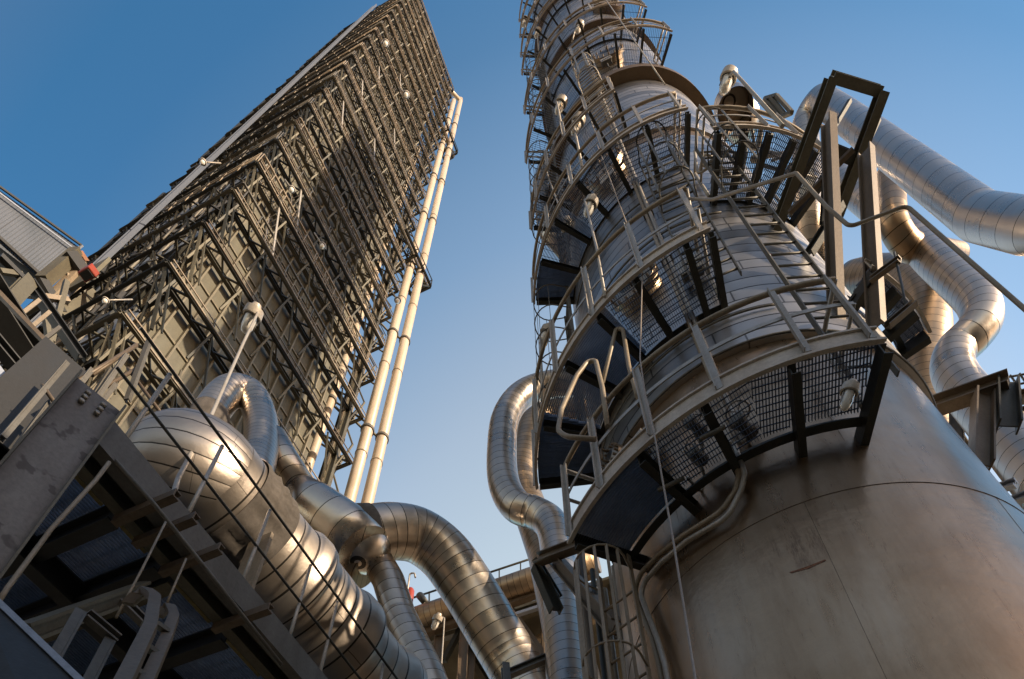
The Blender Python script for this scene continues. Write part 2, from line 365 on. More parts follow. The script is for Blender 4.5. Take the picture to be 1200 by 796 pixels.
# stiffening lip where the jacket starts
MB().tube([cyl(1.675, a, 8.62) for a in range(0, 360, 3)], .014, 6, closed=True).build('jacket_lip', galv_d, colm)
def manhole(x, y, r, m=clad_brown, big=True):
    p = at_cyl(x, y, 1.68); n = (V((p.x, p.y, 0)) - V((AX.x, AX.y, 0))).normalized()
    o = MB().lathe([(-.12, r * .86), (.10, r * .86), (.10, r), (.17, r), (.17, r * .93), (.20, r * .5), (.205, .001)], p, n, 40).build('manhole', m, colm, autosharp=True)
    b = MB()
    s, u = basis(n)
    for k in range(16):
        a = k * math.pi / 8; c = p + (s * math.cos(a) + u * math.sin(a)) * r * .9
        b.rod(c + n * .09, c + n * .21, .014, 6)
    b.rod(p + n * .2 + u * .1, p + n * .27 + u * .1, .012, 6); b.rod(p + n * .2 - u * .1, p + n * .27 - u * .1, .012, 6); b.rod(p + n * .27 + u * .1, p + n * .27 - u * .1, .012, 6)
    b.build('bolt_ring', bare, o)
manhole(752, 347, .30); manhole(714, 208, .34); manhole(714, 73, .36); manhole(712, 13, .5, bare)
manhole(675, 225, .2); manhole(735, 545, .14)
# scuffs and the rust dash on the bare shell
def patch(pts, m, nme, off=.0025, r=1.66):
    b = MB(); ps = []
    for (x, y) in pts:
        p = at_cyl(x, y, r); n = (V((p.x, p.y, 0)) - V((AX.x, AX.y, 0))).normalized(); ps.append(V((AX.x, AX.y, p.z)) + n * (r + off))
    b.v = ps; b.f = [tuple(range(len(ps)))]; b.sm = [False]; return b.build(nme, m, colm)
patch([(925, 671), (945, 664.6), (967, 656), (968, 657.2), (948, 666.4), (928, 671.8)], rustm, 'rust_streak', .003)
# vertical conduit pair down the column front, with the bend round the vessel below the platform
def shell_pt(x, y, r): return at_cyl(x, y, r)
for k, (dx, dl) in enumerate(((0, 'left'), (7.5, 'right'))):
    top = shell_pt(728.6 + dx * .6, 180, 1.74); th = math.degrees(math.atan2(top.x - AX.x, top.y - AX.y)) % 360
    pts = [cyl(1.74, th, 30), cyl(1.74, th, 8.2), cyl(1.80 + .0 * k, th - 1, 6.5), cyl(1.76, th - 4, 5.95)]
    low = [(862, 575), (845, 600), (800, 628), (770, 652), (741, 682)] if k == 0 else [(869, 573), (853, 606), (805, 634), (775, 659), (748, 690)]
    pts = [cyl(1.74, th, 26), cyl(1.74, th, 7.0)]
    pts += [at_cyl(x, y, 1.76) for x, y in ([(852, 520), (866, 556)] if k == 0 else [(860, 520), (873, 556)])]
    pts += [at_cyl(x, y, 1.74) for x, y in low]
    pts += [at_cyl(x, y, 1.73) for x, y in (((750, 712), (764, 748), (772, 778), (776, 800)) if k == 0 else ((757, 714), (770, 748), (779, 778), (783, 800)))]
    last = pts[-1]; pts.append(V((last.x, last.y, .05)))
    pp, us = bend_path(pts, .12, 6)
    t = thing('vertical_conduit', 'thin bare metal conduit down the column front, the %s-hand one of the twin run' % dl, 'conduit', V((pts[0].x, pts[0].y, 0)), 'twin conduits on the column')
    MB().tube(pp, .021, 10).build('conduit_tube', galv if k else tanb, t)
    cl = MB()
    for z in (9.4, 11.2, 13, 16.2, 19): cl.box(cyl(1.70, th, z), heading(th), heading(th + 90), Z, .04, .04, .012)
    cl.build('clamp', galv_d, t)

# ---------------------------------------------------------------- access platforms round the column
def grating(mb, r0, r1, a0, a1, z, pitch=.032, cross=.1, th=.004, hgt=.03, face=None):
    """parallel bearing bars clipped to the annular sector, with thin cross rods"""
    n = max(1, round((a1 - a0) / 24)); da = (a1 - a0) / n
    for i in range(n):
        m0, m1 = a0 + i * da, a0 + (i + 1) * da; mid = (m0 + m1) / 2; rd = heading(mid); td = heading(mid + 90)
        half = r1 * math.sin(R(da / 2)); x = -half + pitch / 2
        while x < half:
            hi = math.sqrt(r1 * r1 - x * x); lo = math.sqrt(max(r0 * r0 - x * x, 0)); lo = max(lo, abs(x) / math.tan(R(da / 2)))
            if hi - lo > .03:
                c = AX + rd * ((lo + hi) / 2) + td * x; c = V((c.x, c.y, z))
                mb.box(c, rd, td, Z, (hi - lo) / 2, th / 2, hgt / 2)
            x += pitch
        y = r0 * math.cos(R(da / 2)) + cross / 2
        while y < r1:
            hx = min(math.sqrt(max(r1 * r1 - y * y, 0)), y * math.tan(R(da / 2))) - .005
            lx = math.sqrt(max(r0 * r0 - y * y, 0))
            for sgn in ((1, -1) if lx > 0.02 else (0,)):
                if sgn == 0: c = AX + rd * y; a, bb = hx, 0
                else: a = (hx - lx) / 2; c = AX + rd * y + td * (sgn * (hx + lx) / 2)
                if a > .01: mb.box(V((c.x, c.y, z + .01)), td, rd, Z, a, .0035, .004)
            y += cross
def platform(z, ro, ri, a0, a1, label, nbr=5, rail_h=1.06, npost=6, rail=galv, toe=toem, posts=None, brs=None, near=True, gate=None, rails=True):
    t = thing('access_platform', label, 'platform', cyl(ro, (a0 + a1) / 2, z), 'curved platforms round the column')
    cut = min(max(228 if z < 10 else 238, a0 + .4), a1)
    if a1 - cut > 4 and near:
        g2 = MB(); rr = ri + .02
        c2 = min(257, a1 - .4)
        while rr < ro - .02: g2.arc_box(rr - .002, rr + .002, z - .045, z + .018, cut + .3, c2, 2); rr += .021
        if a1 - c2 > 3: grating(g2, ri + .01, ro - .02, c2 + .3, a1 - .4, z - .01, .019, .1, .004, .06)
        a = cut + 1
        while a < a1: g2.bar(cyl(ri + .01, a, z + .02), cyl(ro - .02, a, z + .02), .005, .006); a += 2.4
        g2.build('deck_grating', deckm, t)
    else: cut = a1 - .4
    gm = MB(); grating(gm, ri + .01, ro - .02, a0 + .4, cut, z, .022 if near else .036, .05 if near else .2, .0032 if near else .003); gm.build('deck_grating', grate, t)
    MB().arc_box(ro - .01, ro, z - .09, z + .13, a0, a1).build('toe_board', toe, t)
    MB().arc_box(ro + .001, ro + .022, z - .09, z - .06, a0 - .2, a1 + .2).arc_box(ro + .001, ro + .018, z + .11, z + .131, a0 - .2, a1 + .2).build('edge_lip', toe, t)
    MB().arc_box(ri - .045, ri - .035, z - .1, z + .02, a0, a1).arc_box(ri - .034, ri + .02, z - .1, z - .09, a0, a1).build('inner_ring_angle', dark, t)
    if not rails:
        for a in (brs or [a0 + .6 + (a1 - a0 - 1.2) * k / (nbr - 1) for k in range(nbr)]): MB().chan(cyl(ro - .03, a, z - .11), cyl(1.60, a, z - .11), .17, .07).build('bracket', dark, t)
        return t
    n = max(3, int((a1 - a0) / 3)); A = [a0 + (a1 - a0) * k / n for k in range(n + 1)]
    MB().tube([cyl(ro, a, z + rail_h) for a in A], .024, 8).build('top_rail', tanb if rail is galv else rail, t)
    MB().arc_box(ro - .005, ro + .005, z + .56, z + .61, a0, a1).build('mid_rail', rail, t)
    P = posts or [a0 + (a1 - a0) * (k + .05) / (npost - .9) for k in range(npost)]
    for a in P:
        pm = MB().box(cyl(ro + .012, a, z + rail_h / 2 - .02), heading(a), heading(a + 90), Z, .005, .021, rail_h / 2 + .02); pm.box(cyl(ro + .03, a + .62, z + rail_h / 2 - .02), heading(a), heading(a + 90), Z, .018, .004, rail_h / 2 + .02)
        pm.build('post', rail, t)
    B = brs or [a0 + .6 + (a1 - a0 - 1.2) * k / (nbr - 1) for k in range(nbr)]
    for a in B:
        b = MB(); h0, h1 = .14, .17
        o, i = cyl(ro - .03, a, z - .11), cyl(1.60, a, z - .11)
        b.chan(o, i, .15 if near else .12, .06 if near else .045, side=1)
        b.build('bracket', dark if (a - a0) < 200 else dark, t)
    # end rails
    for a in (a0, a1):
        e = MB(); e.rod(cyl(ro, a, z + rail_h), cyl(ri + .05, a, z + rail_h), .02); e.rod(cyl(ri + .05, a, z + rail_h), cyl(ri + .05, a, z - .05), .02)
        e.rod(cyl(ro, a, z + .58), cyl(ri + .05, a, z + .58), .016); e.build('end_rail', rail, t)
    return t
P1 = platform(6.84, 2.30, 1.79, 185.5, 250.5, 'lowest curved platform with pale toe board and tan handrail, just above the bare shell', posts=[187, 197, 211.5, 224.5, 237.5, 249], brs=[186, 200.5, 215.5, 229, 249.8])
P2 = platform(9.55, 2.36, 1.70, 201.5, 278, 'second curved platform from the bottom, with a round manhole seen through its grating', posts=[203, 217, 231, 246, 262, 277], brs=[202, 207.5, 220, 231, 244, 260, 277], rail_h=1.3)
P3 = platform(14.5, 2.28, 1.67, 188, 272, 'third main curved platform up, spanning the column front with lamps on its left part', posts=[190, 203, 217, 231, 246, 271], nbr=7)
P3b = platform(12.7, 2.38, 1.67, 150, 187.5, 'short curved platform on the right flank beside the big overhead pipe support', posts=[152, 163, 172, 186.5], nbr=6)
P4 = platform(17.35, 2.28, 1.67, 206, 266, 'narrow curved platform on the left half, just below the brown flange ring', nbr=6, near=False)
P5 = platform(22.47, 2.30, 1.67, 165, 268, 'curved platform directly above the brown flange ring', nbr=8, npost=7, near=False)
P6 = platform(26.8, 2.30, 1.67, 165, 264, 'curved platform next above the one over the flange ring', nbr=8, npost=7, near=False)
P7 = platform(33.3, 2.30, 1.67, 168, 266, 'fourth curved platform down from the top edge of the photo', nbr=8, npost=7, near=False)
P8 = platform(37.6, 2.30, 1.67, 160, 268, 'third curved platform down from the top edge of the photo', nbr=8, npost=7, near=False)
P9 = platform(42.5, 2.30, 1.67, 160, 268, 'second highest visible curved platform on the left rim of the column', nbr=8, npost=7, near=False)
P10 = platform(47.5, 2.30, 1.67, 160, 268, 'highest visible curved platform at the top edge of the photo', nbr=8, npost=7, near=False)

# ---------------------------------------------------------------- ladders
def ladder(p0, p1, face, label, wid=.42, cage=None, m=galv, hoops=6, rung=.3, bars=5, name=None, cr=.25):
    """p0 bottom, p1 top (centre line); face = horizontal unit vector from the wall towards the climber"""
    t = thing(name or ('caged_ladder' if cage else 'ladder'), label, 'ladder', p0.copy())
    d = (p1 - p0).normalized(); s = d.cross(face).normalized(); L = (p1 - p0).length
    for k in (-1, 1): MB().bar(p0 + s * (k * wid / 2), p1 + s * (k * wid / 2), .045, .012, up=s).build('stringer', m, t)
    n = int(L / rung)
    for i in range(n): 
        c = p0 + d * (rung * (i + .5)); MB().rod(c - s * (wid / 2), c + s * (wid / 2), .012, 6).build('rung', m, t)
    if cage:
        ro = cr; nb = hoops
        f0, f1 = cage
        def hp(c, a): return c + face * (ro * (1 - math.cos(a)) * .98) + s * (ro * math.sin(a))
        for i in range(nb):
            c = p0 + d * (L * (f0 + (f1 - f0) * i / (nb - 1)))
            pts = [hp(c, a) for a in [R(-205 + 410 * 0)] ] if False else [c + s * (wid / 2)] + [c + face * (ro + ro * math.sin(a)) + s * (ro * math.cos(a)) for a in [R(-15 + 210 * k / 12) for k in range(13)]] + [c - s * (wid / 2)]
            MB().tube(pts, .009, 6).build('hoop', m, t)
        for j in range(bars):
            a = R(10 + 160 * j / (bars - 1)); off = face * (ro + ro * math.sin(a)) + s * (ro * math.cos(a))
            MB().bar(p0 + d * (L * f0) + off, p0 + d * (L * f1) + off, .025, .006, up=face).build('cage_bar', m, t)
    return t
def col_ladder(th, z0, z1, label, r=1.86, **k):
    return ladder(cyl(r, th, z0), cyl(r, th, z1), heading(th), label, **k)
def th_of(x, y, r=1.8):
    p = at_cyl(x, y, r); return math.degrees(math.atan2(p.x - AX.x, p.y - AX.y)) % 360, p.z
th, z = th_of(905, 330, 1.95)
col_ladder(184, 6.9, 13.6, 'pale ladder rising from the lowest platform to the right flank platform', r=2.02, cage=(.72, .98), hoops=3, bars=4, m=galv_d, cr=.2, wid=.32)
col_ladder(201, 9.6, 14.6, 'caged ladder with thin hoops between the second and third platforms', r=1.86, cage=(.5, .98), hoops=3, bars=4, m=galv_d, cr=.2)
col_ladder(214, 17.4, 23.4, 'pale ladder crossing the brown flange ring to the platform above it', r=1.92, cage=(.5, .9), hoops=4, bars=4, m=galv, cr=.2)
col_ladder(270, 9.7, 14.3, 'caged ladder in silhouette at the left rim between second and third platforms', r=1.80, cage=(.1, .99), hoops=6, m=galv_d)
col_ladder(262, 14.6, 22.2, 'caged ladder on the left rim above the third platform', r=1.80, cage=(.3, .99), hoops=7, m=galv_d)
col_ladder(255, 22.6, 33.2, 'small caged ladder high on the left rim of the column', r=1.78, cage=(.2, .99), hoops=9, m=galv_d)
lb = at_r(730, 735, 3.75); 
ladder(V((lb.x, lb.y, .1)), V((lb.x, lb.y, 6.7)), heading(225), 'tall caged ladder running down from the left end of the lowest platform', cage=(.3, .97), hoops=5, bars=7, m=tanb, cr=.2, wid=.3)
# handrail hoops at the ladder opening of the lowest platform
for i, (pts, rr, dl) in enumerate((
    ([(670, 600), (655, 520), (668, 462), (697, 414), (704, 470), (709, 500)], 2.95, 'front'), ([(709, 600), (712, 540), (706, 450), (730, 385), (741, 430), (750, 470)], 2.95, 'rear'))):
    pass
hp = [(712, 500), (706, 455), (696, 414), (676, 440), (658, 480), (654, 505), (664, 512), (698, 515)]
pp, us = bend_path([at_r(x, y, 2.95) for x, y in hp], .15, 5)
tag(MB().tube(pp, .022, 8).build('grab_hoop', tanb, loc=pp[0].copy()), 'large bent tube hoop standing over the ladder opening of the lowest platform', 'grab rail')
hp = [(706, 450), (722, 385), (730, 386), (737, 430), (750, 475)]
pp, us = bend_path([at_r(x, y, 3.0) for x, y in hp], .15, 5)
tag(MB().tube(pp, .02, 8).build('grab_hoop', tanb, loc=pp[0].copy()), 'smaller bent tube hoop behind the big hoop over the ladder opening', 'grab rail')

# ---------------------------------------------------------------- long hand rail conduit to the right
rp = [at_r(x, y, r) for x, y, r in ((806, 233, 2.78), (835, 234, 2.72), (866, 224, 2.7), (933, 203, 2.75), (968, 242, 2.9), (996, 266, 3.0), (1062, 241, 3.3), (1205, 366, 3.7), (1400, 530, 4.3))]
pp, us = bend_path(rp, .05, 4)
tag(MB().tube(pp, .015, 8).build('bent_conduit', tanb, loc=pp[0].copy()), 'thin tan conduit zigzagging across the big pipe support and off to the right', 'conduit')

# ---------------------------------------------------------------- ropes
def rope(pts, label, r=.006, m=ropem):
    p = [at_r(*q) for q in pts]; return tag(MB().tube(p, r, 6).build('rope', m, loc=p[0].copy()), label, 'rope')
rope([(753, 312, 2.72), (750, 420, 2.62), (757, 470, 2.6), (768, 515, 2.56), (790, 640, 2.4), (815, 798, 2.2), (830, 900, 2.1)], 'thin rope hanging in front of the lowest platform and the bare shell')
rope([(706, -6, 2.85), (779, 99, 2.75)], 'thin wire slanting over the column just below the top edge', .009, galv)
rope([(664, 60, 3.2), (694, 128, 3.0)], 'short dark wire on the left side of the column near the top', .006, galv_d)
rope([(700, 170, 2.9), (753, 312, 2.76)], 'thin wire drawn down the column front between the third and second platforms', .006, ropem)

# ---------------------------------------------------------------- lamps
def lamp(x, y, r, label, px=9, pole=None, m=lampw, tilt=V((-.35, .5, -.8)), pole_m=galv):
    p = at_r(x, y, r); k = px_m(px, p)
    t = thing('lamp', label, 'lamp', p, 'lamps on short poles')
    d = tilt.normalized()
    MB().lathe([(-k * 1.5, .001), (-k * 1.5, k * .45), (-k * 1.0, k * .6), (-k * .9, k * .95), (-k * .1, k), (0, k * .98), (.05 * k, k * .8)], p, d, 20).build('housing', m, t, autosharp=True)
    MB().lathe([(.05 * k, k * .66), (1.3 * k, k * .62), (1.9 * k, k * .42), (2.1 * k, .001)], p, d, 18).build('globe', glassm, t)
    g = MB()
    for a in range(0, 360, 90):
        s, u = basis(d); o = (s * math.cos(R(a)) + u * math.sin(R(a))) * k * .72
        g.rod(p + o, p + o + d * k * 1.6, k * .05, 5)
    g.build('guard', galv_d, t)
    if pole:
        pts = [p + V((0, 0, k * .4))] + [at_r(*q) for q in pole]
        pp, us = bend_path(pts, .08, 4); MB().tube(pp, k * .17 if r < 5 else k * .14, 8).build('pole', pole_m, t)
    return t
lamp(295, 371, 5.4, 'lamp on a long bent grey pole in front of the lattice tower, above the ducts', 11, [(303, 365, 5.3), (286, 400, 5.0), (243, 497, 4.3), (209, 560, 3.5), (203, 580, 3.3), (184, 586, 3.2)])
lamp(692, 240, 3.0, 'white-capped lamp with a long pale pole in front of the second platform', 8, [(685, 233, 2.95), (699, 290, 2.85), (709, 348, 2.75)])
lamp(677, 144, 3.0, 'lower one of the two paired white lamps on the left part of the third platform', 8, [(671, 140, 2.95), (682, 196, 2.85)])
lamp(657, 122, 3.1, 'upper one of the two paired white lamps on the left part of the third platform', 7, [(652, 116, 3.05), (660, 160, 2.95)])
lamp(679, 31, 3.0, 'small round lamp near the top of the column front', 5, [(676, 28, 3), (670, 50, 3)])
lamp(615, 25, 3.9, 'small lamp sticking out at the upper left rim against the sky', 4, [(616, 30, 3.95), (618, 45, 4.0)])
lamp(630, 38, 3.6, 'small lamp just inside the upper left rim of the column', 4, [(630, 45, 3.65), (631, 60, 3.7)])
lamp(640, 391, 4.2, 'lamp by the caged ladder at the left rim, seen against the sky', 8, [(633, 391, 4.2), (634, 420, 4.25), (635, 470, 4.3)])
lamp(853, 93, 3.6, 'round white lamp on a long arm above the right flank platform', 10, [(860, 84, 3.55), (917, 148, 3.0)])
lamp(995, 461, 2.9, 'round lamp hanging under the right end of the lowest platform', 11, None)
lamp(663, 262, 3.4, 'lamp hidden among the left rim rails below the third platform', 6, [(660, 255, 3.4), (640, 200, 3.4)])

# small valve sets seen through the lowest platform
def valve(x, y, z, label, s=1.0):
    p = at_z(x, y, z); t = thing('valve', label, 'valve', p, 'valves on the lowest platform')
    n = heading(210)
    MB().lathe([(-.09 * s, .04 * s), (-.07 * s, .06 * s), (0, .035 * s), (.07 * s, .06 * s), (.09 * s, .04 * s)], p, V((.8, .6, 0)), 14, True).build('valve_body', galv_d, t)
    MB().rod(p, p + Z * .2 * s, .014 * s).build('stem', galv, t)
    c = p + Z * .2 * s
    w_ = MB().tube([c + V((math.cos(a), math.sin(a), 0)) * .075 * s for a in [k * math.pi / 8 for k in range(16)]], .008 * s, 6, closed=True)
    for k in range(4): w_.rod(c, c + V((math.cos(k * math.pi / 2), math.sin(k * math.pi / 2), 0)) * .075 * s, .005 * s, 5)
    w_.build('handwheel', galv, t)
    pp, us = bend_path([p, p + V((.1, .2, 0)) * s, p + V((.05, .25, -.14)) * s, p + V((-.1, .1, -.16)) * s], .04, 4)
    MB().tube(pp, .014 * s, 8).build('drain_tube', galv, t)
valve(872, 500, 7.1, 'small valve with a round handwheel over the middle grating panel', 1.2)
valve(815, 500, 7.2, 'small valve left of the handwheel valve, over the next grating panel', 1.0)
valve(818, 535, 7.0, 'low valve near the inner edge of the left see-through grating panel', .9)
for (a, b, l) in (((771, 575), (802, 560), 'left'), ((820, 515), (850, 500), 'right')):
    p, q = at_z(*a, 6.62), at_z(*b, 6.62)
    tag(MB().rod(p, q, .018).build('stub_pipe', galv_d, loc=p), 'short stub pipe under the lowest platform, the %s one' % l, 'pipe')

# ================================================================ PIPES
def spline(P, n=6):
    out = []
    Q = [P[0] * 2 - P[1]] + P + [P[-1] * 2 - P[-2]]
    for i in range(1, len(Q) - 2):
        a, b, c, d = Q[i - 1:i + 3]
        for k in range(n):
            t = k / n; out.append(.5 * ((2 * b) + (c - a) * t + (2 * a - 5 * b + 4 * c - d) * t * t + (3 * b - a - 3 * c + d) * t ** 3))
    out.append(P[-1]); return out
def pipe_s(pts, rpx, label, m=clad, ref=0, seg=36, name='insulated_pipe'):
    P = [at_r(*q) for q in pts]; r = px_m(rpx, P[ref]); sp = spline(P)
    us = [1.0] * len(sp)
    for i in range(1, len(sp) - 1):
        if (sp[i] - sp[i - 1]).angle(sp[i + 1] - sp[i]) > .05: us[i] = 1.35
    o = thing(name, label, 'pipe', P[0].copy()); MB().tube(sp, r, seg, us=us).build('jacket', m, o); return o, r, P
def pipe(pts, rpx, label, m=clad, ref=0, bend=1.6, seg=36, name='insulated_pipe', cap=True, ends=True, group=None, n=12):
    P = [at_r(*q) for q in pts]; r = px_m(rpx, P[ref])
    pp, us = bend_path(P, r * bend * 2, n)
    o = thing(name, label, 'pipe', P[0].copy(), group)
    MB().tube(pp, r, seg, cap, us=us).build('jacket', m, o)
    return o, r, P
pipe([(950, 330, 7.4), (942, 104, 7.3), (988, 134, 7.2), (1148, 254, 6.6), (1208, 266, 6.4), (1400, 264, 6.0)], 25.5, 'large bright overhead pipe leaving the column top right and bending out of the photo', clad_wide, ref=3, bend=1.1)
pipe([(1043, 205, 7.9), (1047, 286, 7.8), (1120, 300, 10)], 17, 'vertical pipe below the big overhead pipe, turning away at its glinting lower elbow', clad_brown, ref=1, bend=.7)
pipe_s([(960, 190, 8.9), (1010, 232, 8.8), (1060, 270, 8.7), (1092, 302, 8.6), (1125, 332, 8.5), (1146, 354, 8.4), (1150, 376, 8.3), (1138, 394, 8.2), (1121, 410, 8.1), (1116, 428, 8.0), (1124, 448, 7.9), (1145, 473, 7.8), (1175, 508, 7.6), (1240, 585, 7.2)], 23, 'S-shaped bright pipe winding down the right side behind the vessel', clad, ref=6)
pipe_s([(1000, 330, 10.2), (1030, 325, 10.1), (1058, 330, 10), (1078, 350, 9.9), (1085, 385, 9.8), (1082, 430, 9.7), (1085, 500, 9.6), (1095, 600, 9.4)], 28, 'large brown elbow pipe behind the S-shaped pipe', clad_brown, ref=4)
pipe_s([(700, 449, 8.0), (650, 450, 8.0), (614, 461, 8.0), (593, 488, 8.0), (588, 530, 8.0), (591, 568, 8.0), (605, 593, 8.0), (628, 602, 8.0), (646, 615, 8.0), (654, 645, 7.9), (660, 705, 7.5), (668, 800, 7.0), (676, 900, 6.6)], 17.5, 'slender S-shaped pipe between the tower and the column, running down past its support frame', clad, ref=4)
pipe([(700, 478, 9.6), (628, 486, 9.6), (608, 560, 9.6), (640, 650, 9.6), (676, 800, 8.7), (690, 900, 8.4)], 19, 'thicker brown pipe standing right behind the slender S-shaped pipe', clad_brown, ref=2, bend=1.0)
# elbow duct in the middle
o, rg, P = pipe_s([(405, 628, 8.0), (432, 626, 8.0), (462, 623, 8.0), (492, 629, 8.1), (522, 652, 8.3), (550, 692, 8.6), (577, 737, 8.9), (604, 782, 9.2), (640, 845, 9.4)], 33, 'large arched elbow pipe in the middle running down behind the pipe rack', clad, ref=2, seg=48)
# pipe wall clearance tube behind left rim
pipe([(640, 190, 4.7), (633, 215, 4.6), (640, 270, 4.6), (668, 300, 4.9)], 9, 'small shiny bent pipe caught at the left rim below the third platform', clad, ref=1, bend=1.2)

# second duct beside the main one
tv, nv = heading(22.4), heading(22.4 - 90)          # along the ducts, and to the left
def duct_pt(t, w_, z): return V((0, 0, 0)) + tv * t + nv * w_ + V((0, 0, z))
def ratio_pt(x, y, w_, z): pass
dd = thing('branch_duct', 'stepped branch duct with a slanted gold-lit mouth, feeding the arched elbow pipe', 'duct', at_r(330, 530, 7.6))
Pd = [at_r(*q) for q in ((318, 513, 7.9), (333, 540, 7.9), (352, 572, 7.9), (366, 592, 7.9), (410, 612, 7.9), (440, 655, 7.9))]
MB().tube(Pd[:3], px_m(18, Pd[1]), 30).build('inlet_tube', clad, dd)
MB().tube([Pd[2], Pd[3], at_r(404, 622, 7.9), at_r(425, 645, 7.9)], [px_m(18, Pd[1]), px_m(30, Pd[3]), px_m(34, Pd[3]), px_m(34, Pd[3])], 30).build('reducer', clad_wide, dd)
MB().tube([at_r(340, 590, 8.4), at_r(372, 628, 8.4), at_r(430, 668, 8.3)], px_m(26, Pd[3]), 30).build('lower_branch', clad_brown, dd)
sc_ = at_r(424, 640, 8.05); rs_ = px_m(34, sc_); MB().lathe([(-rs_ * math.cos(R(q)), rs_ * math.sin(R(q))) for q in range(0, 181, 10)], sc_, Z, 36).build('tee_body', clad_wide, dd)
MB().tube([at_r(412, 627, 7.98), at_r(434, 626, 7.98)], px_m(35, P[1]), 36).build('collar', cloth, dd)
dp = [at_r(*q) for q in ((432, 640, 8.2), (455, 680, 8.2), (468, 722, 8.2), (500, 790, 8.0), (530, 880, 7.8))]
pp, us = bend_path(dp, .5, 8)
MB().tube(pp, px_m(19, dp[1]), 28, us=us).build('drop_leg', clad, dd)
# U-bend duct rising over the main duct
ub = spline([at_r(*q) for q in ((234, 520, 8.1), (246, 486, 8.1), (268, 460, 8.1), (292, 462, 8.05), (304, 486, 7.95), (306, 520, 7.8), (298, 560, 7.6))])
o = thing('return_bend_duct', 'short duct bent over like a crook, its right side shining gold, above the main duct', 'duct', ub[0].copy())
MB().tube(ub, px_m(21, ub[1]), 32, us=[1.8] * len(ub)).build('jacket', clad, o)
MB().tube([at_r(224, 540, 8.1), at_r(240, 500, 8.1), at_r(247, 487, 8.1)], px_m(23, ub[1]), 30).build('cloth_collar', cloth, o)

# main duct
DW, DZ = 3.76, 7.39
md = thing('main_duct', 'huge ribbed metal duct with cloth joint and flared rings running down behind the left handrail', 'duct', duct_pt(3, DW, DZ))
body = [(1.95, .60), (2.42, .60)]
MB().lathe([(2.07, .603), (2.27, .605)], duct_pt(0, DW, DZ), tv, 64).build('duct_section', clad_duct, md)
# ruffled cloth joint
cl = MB(); prof = []
for k in range(13): prof.append((2.25 + .46 * k / 12, .625 + .012 * math.sin(k * 1.9)))
cl.lathe(prof, duct_pt(0, DW, DZ), tv, 96)
for i in range(len(cl.v)):
    o_ = duct_pt(0, DW, DZ); rel = cl.v[i] - o_; ax = tv * rel.dot(tv); rad = rel - ax; a = i % 96
    f_ = math.sin(math.pi * (rel.dot(tv) - 2.25) / .46); cl.v[i] = o_ + ax + rad * (1 + f_ * (.03 * math.sin(a * 2 * math.pi / 96 * 23 + 3 * math.sin(a * .26)) + .012 * math.sin(a * 2 * math.pi / 96 * 41 + rel.dot(tv) * 14)))
cl.build('cloth_joint', cloth, md)
MB().lathe([(2.70, .60), (3.0, .625), (3.08, .68), (3.18, .695), (3.24, .69), (3.26, .64), (3.75, .665), (3.88, .73), (4.02, .745), (4.04, .655), (4.6, .68), (4.74, .75), (4.9, .76), (4.93, .67), (5.7, .69), (5.8, .76), (6.0, .76), (6.04, .68), (11, .68)], duct_pt(0, DW, DZ), tv, 64).build('duct_section', clad_duct, md, autosharp=True)
hd = MB(); pd_ = (nv * .75 - tv * .66).normalized(); hc = duct_pt(2.07, DW, DZ)
s_, u_ = basis(pd_, Z); NP, NS = 16, 72
for i in range(NP + 1):
    a = R(2 + 174 * i / NP)
    for k in range(NS):
        b_ = 2 * math.pi * k / NS; hd.v.append(hc + pd_ * (.602 * math.cos(a)) + (s_ * math.cos(b_) + u_ * math.sin(b_)) * (.602 * math.sin(a)))
for i in range(NP):
    for k in range(NS):
        k2 = (k + 1) % NS; q_ = (i * NS + k, i * NS + k2, (i + 1) * NS + k2, (i + 1) * NS + k)
        hd.uv[len(hd.f)] = ((k / NS * 4.8, i / NP), ((k + 1) / NS * 4.8, i / NP), ((k + 1) / NS * 4.8, (i + 1) / NP), (k / NS * 4.8, (i + 1) / NP)); hd.f.append(q_); hd.sm.append(True)
hd.build('duct_head', clad_duct, md)
q0 = duct_pt(1.95, DW + .42, DZ + .05); q1 = duct_pt(1.8, DW + 1.5, DZ + .05)
cb = MB().tube([q0.lerp(q1, k / 8) for k in range(9)], [.40 + .015 * math.sin(k * 2.3) for k in range(9)], 48)
cb.build('cloth_sleeve', cloth, md)
MB().bar(duct_pt(2.5, DW - .5, 5.95), duct_pt(2.5, DW - .5, 6.95), .22, .03, up=tv).build('saddle_plate', tanb, md)

# ================================================================ LEFT RAISED DECK
DE, DH = 2.93, 5.86
dk = thing('raised_deck', 'raised steel deck seen from below, dark gratings between beams and a grey channel edge', 'platform', duct_pt(2, DE, DH))
def dp_(t, w_, z=0.0): return duct_pt(t, w_, DH + z)
MB().chan(dp_(1.0, DE - .0, -.1), dp_(9, DE, -.1), .26, .09, side=-1).build('edge_channel', plate, dk)
MB().box(dp_(5.1, DE + .12, .02), tv, nv, Z, 4.15, .012, .06).build('kerb_plate', galv_d, dk)
MB().chan(dp_(.95, DE + .26, -.12), dp_(9, DE + .26, -.12), .2, .08, side=1).build('inner_channel', olive, dk)
for t in (1.0, 1.45, 1.84, 1.97, 2.5, 3.1, 3.8, 4.6, 5.8, 7.4): MB().ibeam(dp_(t, DE + .3, -.14), dp_(t, DE + 7, -.14), .2, .09).build('joist', olive if t == 1.97 else blackst, dk)
for w_ in (3.92, 5.1, 6.4): MB().ibeam(dp_(.9, w_, -.2), dp_(8.5, w_, -.2), .22, .10).build('main_beam', blackst, dk)
gm = MB(); x = .0
w0 = DE + .32
while w0 < DE + 6.8:
    gm.box(dp_(5, w0, 0), tv, nv, Z, 4.0, .003, .02); w0 += .026
t0 = 1.0
